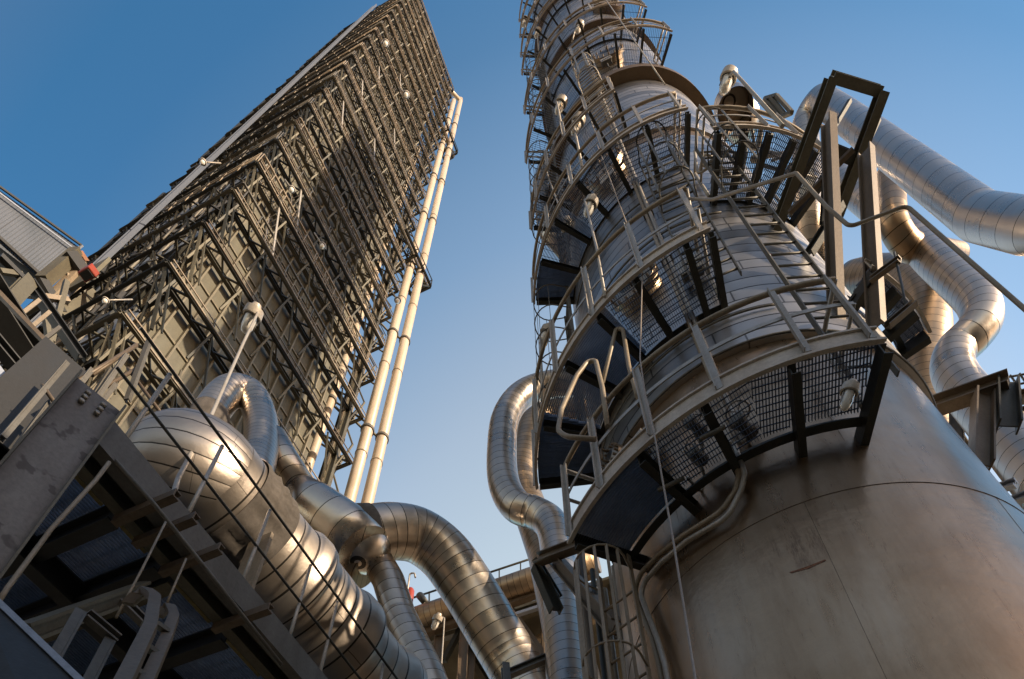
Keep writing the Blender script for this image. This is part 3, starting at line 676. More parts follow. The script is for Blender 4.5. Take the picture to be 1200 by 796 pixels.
while t0 < 8.4:
    gm.box(dp_(t0, DE + 3.55, .012), nv, tv, Z, 3.25, .004, .004); t0 += .1
gm.build('deck_grating', deckm, dk)
for (t0, t1) in ((1.12, 1.4), (1.5, 1.78), (2.03, 2.42), (2.6, 3.0)): MB().box(dp_((t0 + t1) / 2, DE + .43, -.03), tv, nv, Z, (t1 - t0) / 2, .014, .006).build('painted_sun_strip', yellow, dk)  # sunlit gaps between gratings, painted as narrow yellow strips
# outriggers
tz = lambda x, y: at_z(x, y, DH).dot(tv)
for t in (tz(150, 580), tz(185, 600), tz(212, 635), tz(275, 700), 3.2, 4.0): MB().chan(dp_(t, DE - .22, -.27), dp_(t, DE + .25, -.27), .07, .05, side=1).build('outrigger', brown, dk)
# handrail of the deck
hr = thing('deck_handrail', 'dark two-bar handrail with pale posts along the raised deck in front of the main duct', 'handrail', dp_(2, DE, 0))
hz = DH + 1.06
MB().rod(V((0, 0, hz)) + tv * .86 + nv * (DE + .07), V((0, 0, hz)) + tv * 9 + nv * (DE + .07), .0125).build('top_rail', dark, hr)
MB().rod(V((0, 0, hz - .5)) + tv * .9 + nv * (DE + .09), V((0, 0, hz - .5)) + tv * 9 + nv * (DE + .09), .0115).build('mid_rail', dark, hr)
for t in (tz(137, 529), tz(211, 618), tz(275, 697), tz(330, 763), tz(384, 800), 4.1, 4.9, 6.0):
    MB().rod(dp_(t, DE + .1, -.02), V((0, 0, hz)) + tv * t + nv * (DE + .1), .0145).build('post', galv, hr)
# the big spotted column carrying the deck
kp = dp_(.9, DE + .03)
kc = thing('steel_stanchion', 'broad grey steel column with dark stains, at the left end of the raised deck', 'column', V((kp.x, kp.y, 0)))
ka, kb = heading(40.5), heading(-49.5)
a0 = V((kp.x, kp.y, 0)); KT = DH + .12
MB().box(a0 + V((0, 0, KT / 2)), ka, kb, Z, .125, .008, KT / 2).build('web', spotted, kc)
for k_ in (-1, 1): MB().box(a0 + V((0, 0, KT / 2)) + ka * (.131 * k_), ka, kb, Z, .006, .07, KT / 2).build('flange', olive, kc)
fd = -kb
def on_plane(x, y, p0, hd):
    n = V((-hd.y, hd.x, 0)); d = ray(x, y); t = (p0 - EYE).dot(n) / d.dot(n); return EYE + d * t

for k in (-1, 1):
    for j in (-1, 0, 1): MB().lathe([(0, .016), (.02, .016), (.021, .001)], a0 + V((0, 0, KT - .12 + .05 * j)) + ka * (.045 * k) + fd * .009, fd, 8, True).build('bolt', galv, kc)
# bent dark tube along the deck edge, thin conduit and hanging rods
def wiretube(pts, label, r, m, name='thin_pipe', cat='pipe', bend=.08):
    P = [at_r(*q) for q in pts]; pp, us = bend_path(P, bend, 5); return tag(MB().tube(pp, r, 8).build(name, m, loc=P[0].copy()), label, cat)
wiretube([(20, 545, 3.6), (48, 512, 3.55), (92, 492, 3.4), (135, 540, 3.15), (180, 590, 3.05), (240, 665, 3.1), (330, 780, 3.3)], 'dark bent tube following the channel edge of the raised deck', .013, galv_d)
wiretube([(-6, 712, 2.9), (8, 690, 2.9), (60, 620, 2.95), (112, 563, 3.0), (128, 542, 3.0)], 'thin tan conduit slanting down across the spotted steel column', .011, tanb, 'conduit', 'conduit')
wiretube([(194, 612, 3.0), (166, 668, 2.9), (136, 724, 2.8)], 'left one of the two thin rods hanging from the deck edge', .006, tanb, 'hanger_rod', 'rod')
wiretube([(218, 655, 3.1), (196, 706, 3.0)], 'right one of the two thin rods hanging from the deck edge', .006, tanb, 'hanger_rod', 'rod')
# curved stringer heads of the ladder at the bottom left
rl = thing('ship_ladder', 'ladder with curved flat stringer heads at the bottom left under the deck', 'ladder', at_r(170, 720, 2.6))
def strap(pts, w_, th_, m, nme):
    P = [at_r(*q) for q in pts]; pp, us = bend_path(P, .22, 8); b = MB()
    side = (P[-1] - P[0]).cross(Z).normalized() if False else heading(75)
    o = len(b.v); n = len(pp)
    for i, p in enumerate(pp):
        t_ = (pp[min(i + 1, n - 1)] - pp[max(i - 1, 0)]).normalized(); nn = t_.cross(side).normalized()
        for (a, c) in ((-1, -1), (1, -1), (1, 1), (-1, 1)): b.v.append(p + side * (a * th_ / 2) + nn * (c * w_ / 2))
    for i in range(n - 1):
        for k in range(4):
            k2 = (k + 1) % 4; b.f.append((o + i * 4 + k, o + i * 4 + k2, o + i * 4 + 4 + k2, o + i * 4 + 4 + k)); b.sm.append(False)
    b.f.append((o, o + 3, o + 2, o + 1)); b.sm.append(False); e = o + (n - 1) * 4; b.f.append((e, e + 1, e + 2, e + 3)); b.sm.append(False)
    return b.build(nme, m, rl)
strap([(150, 708, 2.75), (168, 690, 2.7), (182, 700, 2.6), (176, 735, 2.4), (130, 830, 1.9)], .035, .05, brown, 'stringer')
strap([(185, 722, 2.75), (198, 708, 2.72), (204, 722, 2.65), (196, 745, 2.5), (158, 830, 2.0)], .03, .045, brown, 'stringer')
for (a, b) in (((178, 728, 2.45), (196, 740, 2.5)), ((168, 755, 2.3), (186, 768, 2.35)), ((155, 782, 2.15), (172, 797, 2.2))): MB().bar(at_r(*a), at_r(*b), .03, .02).build('rung', galv_d, rl)
fr = thing('angle_frame', 'small frame of steel angles bolted together beside the curved ladder head', 'frame', at_r(100, 740, 2.8))
for (a, b, w_) in (((98, 722, 2.9), (68, 776, 2.75), .05), ((98, 722, 2.9), (134, 752, 2.95), .05), ((134, 752, 2.95), (104, 812, 2.7), .05), ((60, 790, 2.75), (40, 830, 2.6), .05), ((142, 706, 2.9), (168, 732, 2.9), .045)): MB().chan(at_r(*a), at_r(*b), w_, w_).build('angle_bar', galv_d, fr)
fb = thing('floor_beam', 'long dark green beam crossing under the deck towards the curved ladder', 'beam', at_r(90, 725, 3.2))
MB().ibeam(at_r(30, 742, 3.2), at_r(172, 690, 3.6), .09, .07).build('beam', olive, fb)
wp = at_r(0, 760, 2.2)
bpz = MB(); q = [at_r(*k) for k in ((-30, 680, 2.3), (95, 800, 2.0), (60, 900, 1.8), (-80, 900, 1.9))]; nrm = (q[1] - q[0]).cross(q[3] - q[0]).normalized()
bpz.v = [a for a in q] + [a + nrm * .03 for a in q]; bpz.f = [(0, 1, 2, 3), (7, 6, 5, 4), (0, 4, 5, 1), (1, 5, 6, 2), (2, 6, 7, 3), (3, 7, 4, 0)]; bpz.sm = [False] * 6
wpl = thing('gusset_plate', 'scuffed grey plate with a bright edge filling the bottom left corner', 'plate', q[0].copy()); bpz.build('plate', plate_d, wpl); MB().bar(q[0] - (q[1]-q[0])*.2, q[1] + (q[1]-q[0])*.2, .03, .02).build('edge_bar', tray, wpl)

# ---------------------------------------------------------------- steelwork at the left edge
lf = thing('dark_steelwork', 'dark heavy beams and braces crowding the left edge beside the tower foot', 'frame', at_r(40, 430, 6))
for (a, b, w_, h_, m) in (((-20, 330, 6.2), (50, 440, 6.2), .34, .2, plate_d), ((-20, 520, 4.8), (72, 425, 5.2), .42, .2, plate_d), ((-10, 335, 5.8), (92, 442, 5.2), .05, .05, brown),
    ((-10, 395, 5.6), (40, 455, 5.6), .12, .12, blackst), ((-10, 430, 5.6), (20, 470, 5.6), .1, .1, tray), ((0, 365, 6.6), (34, 330, 6.9), .16, .14, olive), ((34, 330, 6.9), (96, 420, 6.6), .12, .12, blackst),
    ((0, 300, 7), (30, 330, 7), .08, .08, blackst), ((0, 318, 7), (26, 322, 7), .06, .06, olive), ((10, 380, 6.4), (46, 352, 6.6), .04, .04, tanb), ((22, 396, 6.4), (58, 366, 6.6), .04, .04, tanb), ((36, 410, 6.4), (70, 384, 6.6), .04, .04, galv_d),
    ((18, 560, 4.6), (50, 520, 4.8), .12, .1, blackst), ((28, 530, 4.7), (52, 575, 4.4), .1, .08, blackst), ((0, 560, 4.8), (60, 545, 4.6), .12, .08, olive), ((-5, 500, 5), (30, 540, 4.8), .14, .1, blackst), ((40, 555, 4.6), (70, 540, 4.5), .07, .05, tanb)):
    o = MB().ibeam(at_r(*a), at_r(*b), h_, w_) if w_ > .1 else MB().bar(at_r(*a), at_r(*b), w_)
    o.build('beam', m, lf)
for (a, b) in (((52, 362), (60, 415)), ((78, 330), (60, 400)), ((30, 345), (80, 352))):
    MB().bar(at_r(*a, 7.4), at_r(*b, 7.4), .07).build('brace', tanb if a[0] == 30 else olive, lf)
gr = thing('guard_rail', 'bundle of pale guard rail posts and bars between the spotted column and the tower foot', 'handrail', at_r(90, 470, 4.4))
for (a, b) in (((0, 512, 4.3), (76, 424, 4.6)), ((18, 522, 4.3), (56, 470, 4.5)), ((68, 478, 4.4), (105, 432, 4.5)), ((44, 560, 4.1), (146, 415, 4.5)), ((56, 543, 4.2), (128, 432, 4.5)), ((80, 515, 4.3), (133, 450, 4.5)), ((148, 468, 4.4), (174, 398, 4.6))):
    MB().chan(at_r(*a), at_r(*b), .045, .04).build('post', galv_d, gr)
for pts in (((92, 442, 4.5), (116, 470, 4.4), (75, 425, 4.6)),): pass
wr = [(68, 477, 4.4), (52, 455, 4.5)]
for (a, b) in (((86, 474, 4.4), (168, 428, 4.6)), ((108, 440, 4.5), (160, 404, 4.6)), ((82, 452, 4.45), (160, 405, 4.6)), ((68, 478, 4.4), (50, 452, 4.5)), ((150, 432, 4.6), (200, 500, 4.3))): MB().rod(at_r(*a), at_r(*b), .018).build('rail', brown, gr)
wiretube([(35, 548, 4.2), (42, 540, 4.2), (56, 531, 4.2), (92, 530, 4.3)], 'small loop of tube beside the guard rail bundle', .012, galv_d)

# far corrugated building at the left edge
bc = at_r(93, 290, 17); hb = heading(-70)
crn = {}
def on_plane(x, y, p0, hd):
    n = V((-hd.y, hd.x, 0)); d = ray(x, y); t = (p0 - EYE).dot(n) / d.dot(n); return EYE + d * t
bt = thing('corrugated_building', 'grey-blue corrugated wall of a building at the left edge against the sky', 'building', V((bc.x, bc.y, 0)))
hb = heading(25)
q = [on_plane(x, y, bc, hb) for x, y in ((93, 290), (-60, 181), (-60, 228), (0, 290), (48, 326))]
b = MB(); depth = heading(-65) * 4
b.v = q + [p + depth for p in q]; n = len(q)
b.f = [tuple(range(n)), tuple(range(2 * n - 1, n - 1, -1))] + [(i, i + n, (i + 1) % n + n, (i + 1) % n) for i in range(n)]; b.sm = [False] * len(b.f)
b.uv[0] = tuple(((p - bc).dot(hb), p.z) for p in q)
b.build('wall', corrug, bt)
MB().bar(q[0] - depth * .03, q[1] - depth * .03, .05, .08).build('roof_trim', blackst, bt)
MB().bar(q[0] - depth * .03 - Z * .5, q[1] - depth * .03 - Z * .22, .02, .06).build('gutter', tray, bt)
MB().bar(q[0] - depth * .03, q[4] - depth * .03, .05, .1).build('corner_trim', tray, bt)
MB().bar(q[2] - depth * .02, q[4] - depth * .02, .06, .14).build('sill_beam', blackst, bt)
ep = MB()
fl = thing('service_gallery', 'small cluttered steel gallery with brackets below the corrugated wall', 'platform', at_r(80, 330, 15))
for (a, b_, w_, m) in (((50, 330), (90, 296), .3, olive), ((78, 300), (96, 325), .5, blackst), ((60, 352), (98, 312), .25, tanb), ((48, 330), (70, 368), .3, blackst), ((70, 370), (110, 345), .25, olive), ((80, 322), (80, 345), .12, tanb), ((80, 345), (92, 336), .12, tanb), ((84, 306), (100, 318), .12, tanb), ((60, 340), (75, 358), .12, galv_d), ((92, 296), (100, 308), .2, rustm)):
    MB().bar(at_r(*a, 15), at_r(*b_, 15), w_).build('beam', m, fl)
MB().box(at_r(72, 340, 15.4), heading(22), heading(-68), Z, .05, 1.4, 1.0).build('back_panel', khaki, fl)
rb = at_r(104, 320, 13.5)
rbx = thing('red_box', 'small red box on the tower edge below the corrugated building', 'box', rb); MB().box(rb, heading(22), heading(-68), Z, .14, .2, .15).build('case', red, rbx, bevel=.02); MB().box(rb - Z * .16, heading(22), heading(-68), Z, .1, .15, .02).build('lid', blackst, rbx)

# ================================================================ LATTICE TOWER (cold box)
K = 1.3
uu, vv = heading(22.4), heading(-67.6)
TC = V((-6.63, 4.82, 0)) * K
def T(u_, v_, z): return TC + uu * (u_ * K) + vv * (v_ * K) + V((0, 0, 1.6 + (z - 1.6) * K))
tw = thing('lattice_tower', 'very tall khaki panelled tower wrapped in many tiers of steel trusses and rails', 'tower', V((TC.x, TC.y, 0)))
ZT = 78
# core walls with vertical ribs
cu0, cu1, cv0, cv1 = .62, 4.9, .42, 5.6
core = MB(); 
c4 = [T(cu0, cv0, 0), T(cu1, cv0, 0), T(cu1, cv1, 0), T(cu0, cv1, 0)]
H = (ZT - 0) * K
core.v = [V((p.x, p.y, 0)) for p in c4] + [V((p.x, p.y, H)) for p in c4]
core.f = [(0, 1, 5, 4), (1, 2, 6, 5), (2, 3, 7, 6), (3, 0, 4, 7), (4, 5, 6, 7)]; core.sm = [False] * 5
core.build('wall', khaki, tw)
rb = MB()
x = cu0 + .1
while x < cu1:
    a, b = T(x, cv0 - .03, 4), T(x, cv0 - .03, ZT - .2); rb.bar(a, b, .05, .19, up=vv); x += .36
y = cv0 + .1
while y < cv1:
    a, b = T(cu0 - .03, y, 4), T(cu0 - .03, y, ZT - .2); rb.bar(a, b, .05, .19, up=uu); y += .36
rb.build('wall_rib', ribm, tw)
for i in range(26):
    z = 12 + i * 2.57
    if z < ZT: MB().bar(T(cu0, cv0 - .02, z), T(cu1, cv0 - .02, z), .05, .09, up=Z).build('wall_girt', ribm, tw)
trayd = painted('blue_grey_post_paint', (.13, .15, .185), (.08, .09, .11), metal=.2, rough=.5)
# one tier
def tier_frame(z, u1, v1, ro=0.0):
    """ring frame: double outer chord, inner chord at the wall, zigzag bracing"""
    parts = {}
    f = MB(); h = .17 * K; 
    f.ibeam(T(ro, ro, z), T(u1, ro, z), .13, .09); f.ibeam(T(ro, ro, z), T(ro, v1, z), .14, .09)
    f.ibeam(T(u1, ro - .02, z), T(u1, .9, z), .13, .09)
    e = MB(); e.bar(T(ro + .03, ro - .085, z - .06), T(u1, ro - .085, z - .06), .03, .06)
    e.bar(T(ro + .03, ro - .10, z + .10), T(u1, ro - .10, z + .10), .025, .045)
    i_ = MB(); i_.ibeam(T(cu0 - .25, cv0 - .15, z), T(u1 - .1, cv0 - .15, z), .20 if z < 36 else .13, .12 if z < 36 else .09)
    i_.ibeam(T(cu0 - .15, cv0 - .15, z), T(cu0 - .15, v1, z), .13, .09)
    b = MB(); n = 9; w0 = ro + .03
    for k in range(n):
        a0_, a1_ = ro + (u1 - ro) * k / n, ro + (u1 - ro) * (k + 1) / n
        b.bar(T(a0_, ro, z - .02), T((a0_ + a1_) / 2, cv0 - .15, z - .02), .05, .06); b.bar(T((a0_ + a1_) / 2, cv0 - .15, z - .02), T(a1_, ro, z - .02), .05, .06)
    m_ = 8
    for k in range(m_):
        a0_, a1_ = ro + (v1 - ro) * k / m_, ro + (v1 - ro) * (k + 1) / m_
        b.bar(T(ro, a0_, z - .02), T(cu0 - .15, (a0_ + a1_) / 2, z - .02), .05, .06); b.bar(T(cu0 - .15, (a0_ + a1_) / 2, z - .02), T(ro, a1_, z - .02), .05, .06)
    return f, e, i_, b
DZT = 2.57
tiers = []
first = None
z = 15.5
for n in range(-3, 24):
    z = 15.5 + DZT * n
    u1 = 5.95; v1 = 5.7
    if n in (9, 18): u1 = 7.5
    f, e, i_, b = tier_frame(z, u1, v1)
    fo = f.build('tier_frame', dark if n % 3 else olive, tw)
    e.build('outer_chord', tanb if n % 4 != 2 else brown, fo); i_.build('inner_chord', dark if n % 2 else olive, fo); b_ = b
    # struts below the tier: vertical diagonals from wall to outer chord
    s = b_
    for k in range(6):
        uu_ = .3 + (u1 - .6) * k / 5
        s.bar(T(uu_, .02, z - .1), T(uu_, cv0 - .05, z - .9), .055, .06)
    for k in range(6):
        vv_ = .3 + (v1 - .6) * k / 5
        s.bar(T(.02, vv_, z - .1), T(cu0 - .05, vv_, z - .9), .055, .06); s.bar(T(cu0 - .1, vv_, z - .1), T(cu0 - .1, vv_ + .5, z - 2.3), .05, .05)
    # corner posts
    s.bar(T(.05, .05, z), T(.62, .42, z - 1.3), .07, .07)
    gs = MB(); gs.bar(T(.2, .1, z + .75), T(.2, v1 - .1, z + .75), .04); gs.bar(T(.2, .1, z + .12), T(.2, v1 - .1, z + .12), .05)
    for k in range(15): vp_ = .2 + k * (v1 - .5) / 15 + random.uniform(-.05, .05); gs.bar(T(.2, vp_, z + .1), T(.2, vp_, z + .77), .05, random.choice((.05, .12, .18)))
    gs.build('guard_screen', galv_d if n % 2 else trayd, fo)
    k_ = b_
    for k in range(5):
        a0_ = .2 + k * u1 / 5
        k_.bar(T(a0_, .05, z - .08), T(a0_ + .55, cv0 - .1, z - 1.25), .05); k_.bar(T(a0_, .08, z + .05), T(a0_, cv0 - .1, z + 1.1), .045); k_.bar(T(.06, a0_, z - .08), T(cu0 - .1, a0_ + .5, z - 1.2), .05)
    b_.build('lattice', dark if n % 2 else olive, fo)
    if n >= 4:   # X braces between tiers high up
        x_ = MB()
        for k in range(4):
            a0_, a1_ = u1 * k / 4, u1 * (k + 1) / 4
            x_.bar(T(a0_, .06, z), T(a1_, cv0, z + DZT), .045); x_.bar(T(a1_, .08, z), T(a0_, cv0, z + DZT), .045)
        x_.build('cross_brace', olive, fo)
    if n >= 3:   # light intermediate girt with its own hangers
        m2 = MB(); zz = z + DZT * .5
        m2.bar(T(.12, .12, zz), T(u1 - .3, .12, zz), .07); m2.bar(T(.12, .12, zz), T(.12, v1 - .4, zz), .07)
        for k in range(10):
            a0_ = .3 + (u1 - .7) * k / 9; m2.bar(T(a0_, .12, zz), T(a0_, .12, z), .035); m2.bar(T(a0_, .12, zz), T(a0_ + .25, cv0, zz + .05), .035)
        m2.build('mid_girt', galv_d if n % 2 else tanb, fo)
    if n >= 9 or n in (4, 5, 7):   # handrail on outer edge
        r_ = MB(); hh = 1.05 / K
        for q_ in (.5, 1.0): r_.rod(T(0, -.04, z + hh * q_), T(u1, -.04, z + hh * q_), .022, 6); r_.rod(T(-.04, 0, z + hh * q_), T(-.04, v1 * .55, z + hh * q_), .022, 6)
        for k in range(13): r_.rod(T(u1 * k / 12, -.04, z), T(u1 * k / 12, -.04, z + hh), .018, 6)
        for k in range(6): r_.rod(T(-.04, v1 * .1 * k, z), T(-.04, v1 * .1 * k, z + hh), .018, 6)
        r_.build('handrail', galv_d if n % 2 else tanb, fo)
        if n >= 9:
            g_ = MB(); y = .04
            while y < cv0 - .18: g_.box(T(u1 / 2, y, z + .09), uu, vv, Z, u1 / 2 * K, .02, .015); y += .075
            g_.build('walkway', grate, fo)
# ladders between tiers on the right face
lad = MB()
for n, uL in ((4, 1.0), (5, 1.2), (9, .7), (10, 2.4), (11, .8), (12, 3), (13, 1.0), (15, 2)):
    z = 15.5 + DZT * n
    a, b = T(uL, .16, z + .1), T(uL + .55, .16, z - DZT + .1)
    l = MB()
    for k in (-1, 1): l.bar(a + vv * (.2 * k), b + vv * (.2 * k), .035, .07)
    for k in range(9): c = a.lerp(b, (k + .5) / 9); l.rod(c - vv * .2, c + vv * .2, .015, 5)
    l.build('stair_ladder', galv, tw)
# climbing ladder laid along one chord of the fourth visible tier
for n in (4, 6, 9):
    z = 15.5 + DZT * n; l = MB()
    for k in range(30): c0 = T(.3 + k * .16, -.02, z + .35); l.rod(c0, c0 + vv * .38, .014, 5)
    for k in (0, 1): l.bar(T(.3, -.02, z + .35) + vv * .38 * k, T(.3 + 29 * .16, -.02, z + .35) + vv * .38 * k, .03)
    l.build('cable_ladder', galv, tw)
# corner and intermediate posts
for (a, b) in ((5.6, .25), (5.9, .8)):
    MB().ibeam(T(a, b, 0), T(a, b, ZT), .2, .2).build('corner_post', olive, tw)
MB().ibeam(T(.45, 5.6, 0), T(.45, 5.6, ZT), .2, .2).build('corner_post', olive, tw)
for v_ in (1.2, 2.4, 4.9): MB().ibeam(T(.3, v_, 0), T(.3, v_, ZT - 2), .16, .16).build('side_post', dark, tw)
# pipes, trays on the left face
for v_, r_, m in ((1.7, .07, galv_d), (2.0, .05, dark), (2.7, .09, galv_d), (4.4, .08, galv_d), (5.1, .06, dark)): MB().rod(T(.22, v_, 0), T(.22, v_, ZT - 4), r_).build('riser_pipe', m, tw)
random.seed(11)
cl_ = MB()
for k in range(260):
    z = random.uniform(10, 74); v_ = random.uniform(.6, 5.8); L_ = random.uniform(.15, .6)
    c = T(random.uniform(.05, .45), v_, z); cl_.box(c, uu, vv, Z, random.uniform(.03, .12), L_ * .5, random.uniform(.05, .25))
tag(cl_.build('equipment_clutter', dark, tw), kind='stuff')
cl_ = MB()
for k in range(220):
    z = random.uniform(8, 74); v_ = random.uniform(.5, 5.8); c = T(random.uniform(.0, .4), v_, z); d_ = random.choice((vv, Z, (vv + Z).normalized(), (vv - Z).normalized())) * random.uniform(.3, 1.1)
    cl_.rod(c - d_, c + d_, random.uniform(.02, .045), 5)
tag(cl_.build('rod_clutter', galv_d, tw), kind='stuff')
# pale cable tray running up the left face
ct = thing('cable_tray', 'long straight pale blue tray running up the shaded left face of the lattice tower', 'cable tray', T(-.1, 3.6, 0))
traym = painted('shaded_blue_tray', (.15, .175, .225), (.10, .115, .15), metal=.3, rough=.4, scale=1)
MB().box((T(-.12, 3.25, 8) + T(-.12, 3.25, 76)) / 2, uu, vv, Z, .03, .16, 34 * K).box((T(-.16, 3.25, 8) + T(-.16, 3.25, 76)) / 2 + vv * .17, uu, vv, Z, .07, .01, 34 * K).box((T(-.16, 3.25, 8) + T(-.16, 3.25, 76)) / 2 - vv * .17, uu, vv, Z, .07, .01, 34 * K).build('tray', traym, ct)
for k in range(26): MB().bar(T(-.04, 2.95, 12 + k * 2.57), T(-.04, 3.55, 12 + k * 2.57), .05).build('support', dark, ct)
# stepped back edge: stacked dark modules on the far left of the left face
mo = MB()
for k, (z0, z1, d_) in enumerate(((14, 24, .1), (24, 33, .25), (33, 38, -.1), (38.5, 52, .5), (52, 60, .3), (60, 77, .6))):
    for zz in [z0 + j * 1.3 for j in range(int((z1 - z0) / 1.3))]:
        mo.bar(T(.1, 5.1, zz), T(.1, 5.6 + d_, zz), .1, .1); mo.bar(T(.9, 5.6 + d_, zz), T(.1, 5.6 + d_, zz), .1, .1)
    mo.bar(T(.1, 5.6 + d_, z0), T(.1, 5.6 + d_, z1), .12); mo.box((T(.35, 5.4 + d_, z0) + T(.35, 5.4 + d_, z1)) / 2, uu, vv, Z, .1, .12, (z1 - z0) / 2 * K)
mo.build('edge_module', dark, tw)
# white pipes behind the right edge
for i, (u_, v_, z1, r_, lab) in enumerate(((6.95, .0, 77.3, .22, 'right one of the two tall cream pipes standing clear of the lattice tower'), (6.55, .28, 75, .22, 'left one of the two tall cream pipes standing clear of the lattice tower'),
        (5.9, .62, 60, .2, 'cream pipe half hidden behind the tower rails, next to the clear pair'), (5.35, .8, 55, .16, 'slim cream pipe deep inside the right edge of the lattice tower'))):
    t = thing('tall_pipe', lab, 'pipe', T(u_, v_, 0), 'tall cream pipes at the tower')
    MB().lathe([(0, r_), (z1 * K, r_)], V((T(u_, v_, 0).x, T(u_, v_, 0).y, 0)), Z, 28, True).build('pipe_run', cream, t)
    jt = MB()
    for k in range(13):
        z = 4 + k * 6.1; 
        if z < z1: jt.lathe([(0, r_), (0, r_ + .02), (.07, r_ + .02), (.07, r_)], T(u_, v_, z), Z, 28)
    jt.build('joint_band', tanb, t)
    for k in range(1, 9):
        z = 9 + k * 7.4
        if z < z1: q_ = T(u_, v_, z); MB().bar(q_ + uu * (r_ + .06), T(u_ - .55, v_ + .25, z), .07, .1).build('guide_arm', olive, t); MB().lathe([(0, r_ + .01), (0, r_ + .05), (.16, r_ + .05), (.16, r_ + .01)], q_ - Z * .08, Z, 20).build('guide_clamp', galv_d, t)
MB().rod(T(6.95, 0, 77.1), T(5.2, .9, 77.1), .2, 20).build('pipe_elbow_arm', cream, tw)
# wide service tiers reaching round the pipes
for z in (38.2, 62.5):
    b = MB()
    for (p, q_) in (((5.2, -.25), (7.5, -.25)), ((7.5, -.25), (7.5, .7)), ((5.2, .7), (7.5, .7)), ((6.2, -.25), (6.2, .7)), ((6.8, -.25), (7.2, .7))):
        b.ibeam(T(*p, z), T(*q_, z), .2, .12); b.rod(T(*p, z + .8), T(*q_, z + .8), .03, 6)
    b.bar(T(7.5, -.25, z), T(6.3, .5, z - 2), .06); b.bar(T(7.5, .7, z), T(7.5, .7, z + .8), .05); b.bar(T(7.5, -.25, z), T(7.5, -.25, z + .8), .05)
    b.build('pipe_gallery', dark, tw)
# small bracing between edge posts and pipes
b = MB()
for k in range(24):
    z = 14 + k * DZT
    b.bar(T(5.95, .1, z), T(5.95, .9, z + DZT), .06); b.bar(T(5.95, .9, z), T(5.95, .1, z + DZT), .06); b.bar(T(5.6, .9, z), T(6.6, .3, z), .06)
b.build('edge_bracing', olive, tw)
def tlamp(u_, v_, z, lab):
    p = T(u_, v_, z); t = thing('lamp', lab, 'lamp', p, 'small lamps on the lattice tower')
    k = .16
    MB().lathe([(-k, .02), (-k * .9, k * .5), (0, k), (.1, k * .9)], p, -Z, 14).build('housing', lampw, t)
    MB().lathe([(.1, k * .6), (.28, k * .5), (.34, .001)], p, -Z, 12).build('globe', glassm, t)
    MB().rod(p, p + Z * .7 + vv * .3, .025, 6).build('pole', galv, t)
for n, (x, y, zz, lb_) in enumerate(((342, 222, 26, 'bright lamp on the tower rails left of the middle'), (378, 288, 24, 'bright lamp on the tower rails in the middle of the right face'), (452, 51, 49, 'glinting lamp high on the right face near the top'), (476, 111, 44, 'glinting lamp on the upper right face, lower than the highest one'), (238, 190, 25, 'small lamp on the shaded left face near the corner of the tower'), (283, 188, 30, 'small lamp at the tower corner rails'), (124, 352, 16, 'lamp with pale arm at the lower left face of the tower'), (466, 352, 24, 'lamp near the right edge of the tower among the braces'))):
    p = at_z(x, y, 1.6 + (zz - 1.6) * K); t = thing('lamp', lb_, 'lamp', p, 'small lamps on the lattice tower'); k = px_m(4.2, p)
    MB().lathe([(-k, .02), (-k * .9, k * .5), (0, k), (.3 * k, k * .9)], p, -Z, 14).build('housing', lampw, t)
    MB().lathe([(.3 * k, k * .7), (1.3 * k, k * .6), (1.6 * k, .001)], p, -Z, 12).build('globe', glassm, t)
    q_ = T(.3, .2, zz + .3); MB().rod(p - Z * .0, p + Z * .6 + (q_ - p).normalized() * .4, k * .22, 6).build('pole', galv, t)

# ================================================================ RIGHT PIPE SUPPORT ON THE COLUMN
ps = thing('pipe_support', 'tall bolted frame of brown steel sections holding the big overhead pipe on the column', 'frame', at_z(975, 92, 12))
def sec(a, za, b, zb, h, w_, m, nme='beam', up=None):
    p, q_ = at_z(*a, za), at_z(*b, zb); MB().ibeam(p, q_, h, w_, up).build(nme, m, ps)
sec((974, 92), 12.0, (905, 280), 11.7, .16, .10, olive)
sec((1034, 108), 12.0, (975, 268), 11.7, .16, .10, olive)
sec((975, 90), 12.05, (1031, 107), 12.05, .14, .10, olive)
sec((971, 140), 11.6, (981, 396), 8.9, .15, .085, brown, 'strut')
sec((1015, 176), 11.6, (1027, 384), 8.9, .15, .085, brown, 'strut')
sec((966, 172), 11.9, (1010, 190), 11.9, .14, .12, dark)
sec((925, 250), 11.4, (1000, 175), 11.4, .05, .05, brown, 'brace')
sec((965, 262), 11.0, (968, 205), 11.4, .07, .06, dark, 'brace')
sec((948, 298), 10.9, (985, 240), 11.4, .1, .08, dark, 'brace')
for (a, b) in (((977, 150), (996, 118)), ((1016, 170), (1030, 140))):
    MB().bar(at_z(*a, 11.9), at_z(*b, 12.3), .04).build('pipe_strap', dark, ps)
# platform behind the struts (dark blue gratings)
rp_ = platform(9.7, 2.0, 1.75, 130, 158, 'dark platform behind the brown struts on the right flank of the column', nbr=4, rails=False)
MB().lathe([(0, .38), (.5, .38), (.7, .3), (.8, .001)], at_r(862, 128, 5.8), Z, 28).build('nozzle_cap', clad, colm)
bx = at_r(910, 130, 4.6)
jb = thing('steel_box_frame', 'small dark box frame standing beside the lamp arm on the right flank platform', 'frame', bx)
for (a, b) in (((896, 116), (910, 112)), ((910, 112), (928, 132)), ((928, 132), (914, 138)), ((914, 138), (896, 116)), ((898, 124), (914, 142)), ((903, 114), (920, 135))): MB().bar(at_r(*a, 4.6), at_r(*b, 4.6), .05).build('angle_bar', olive, jb)
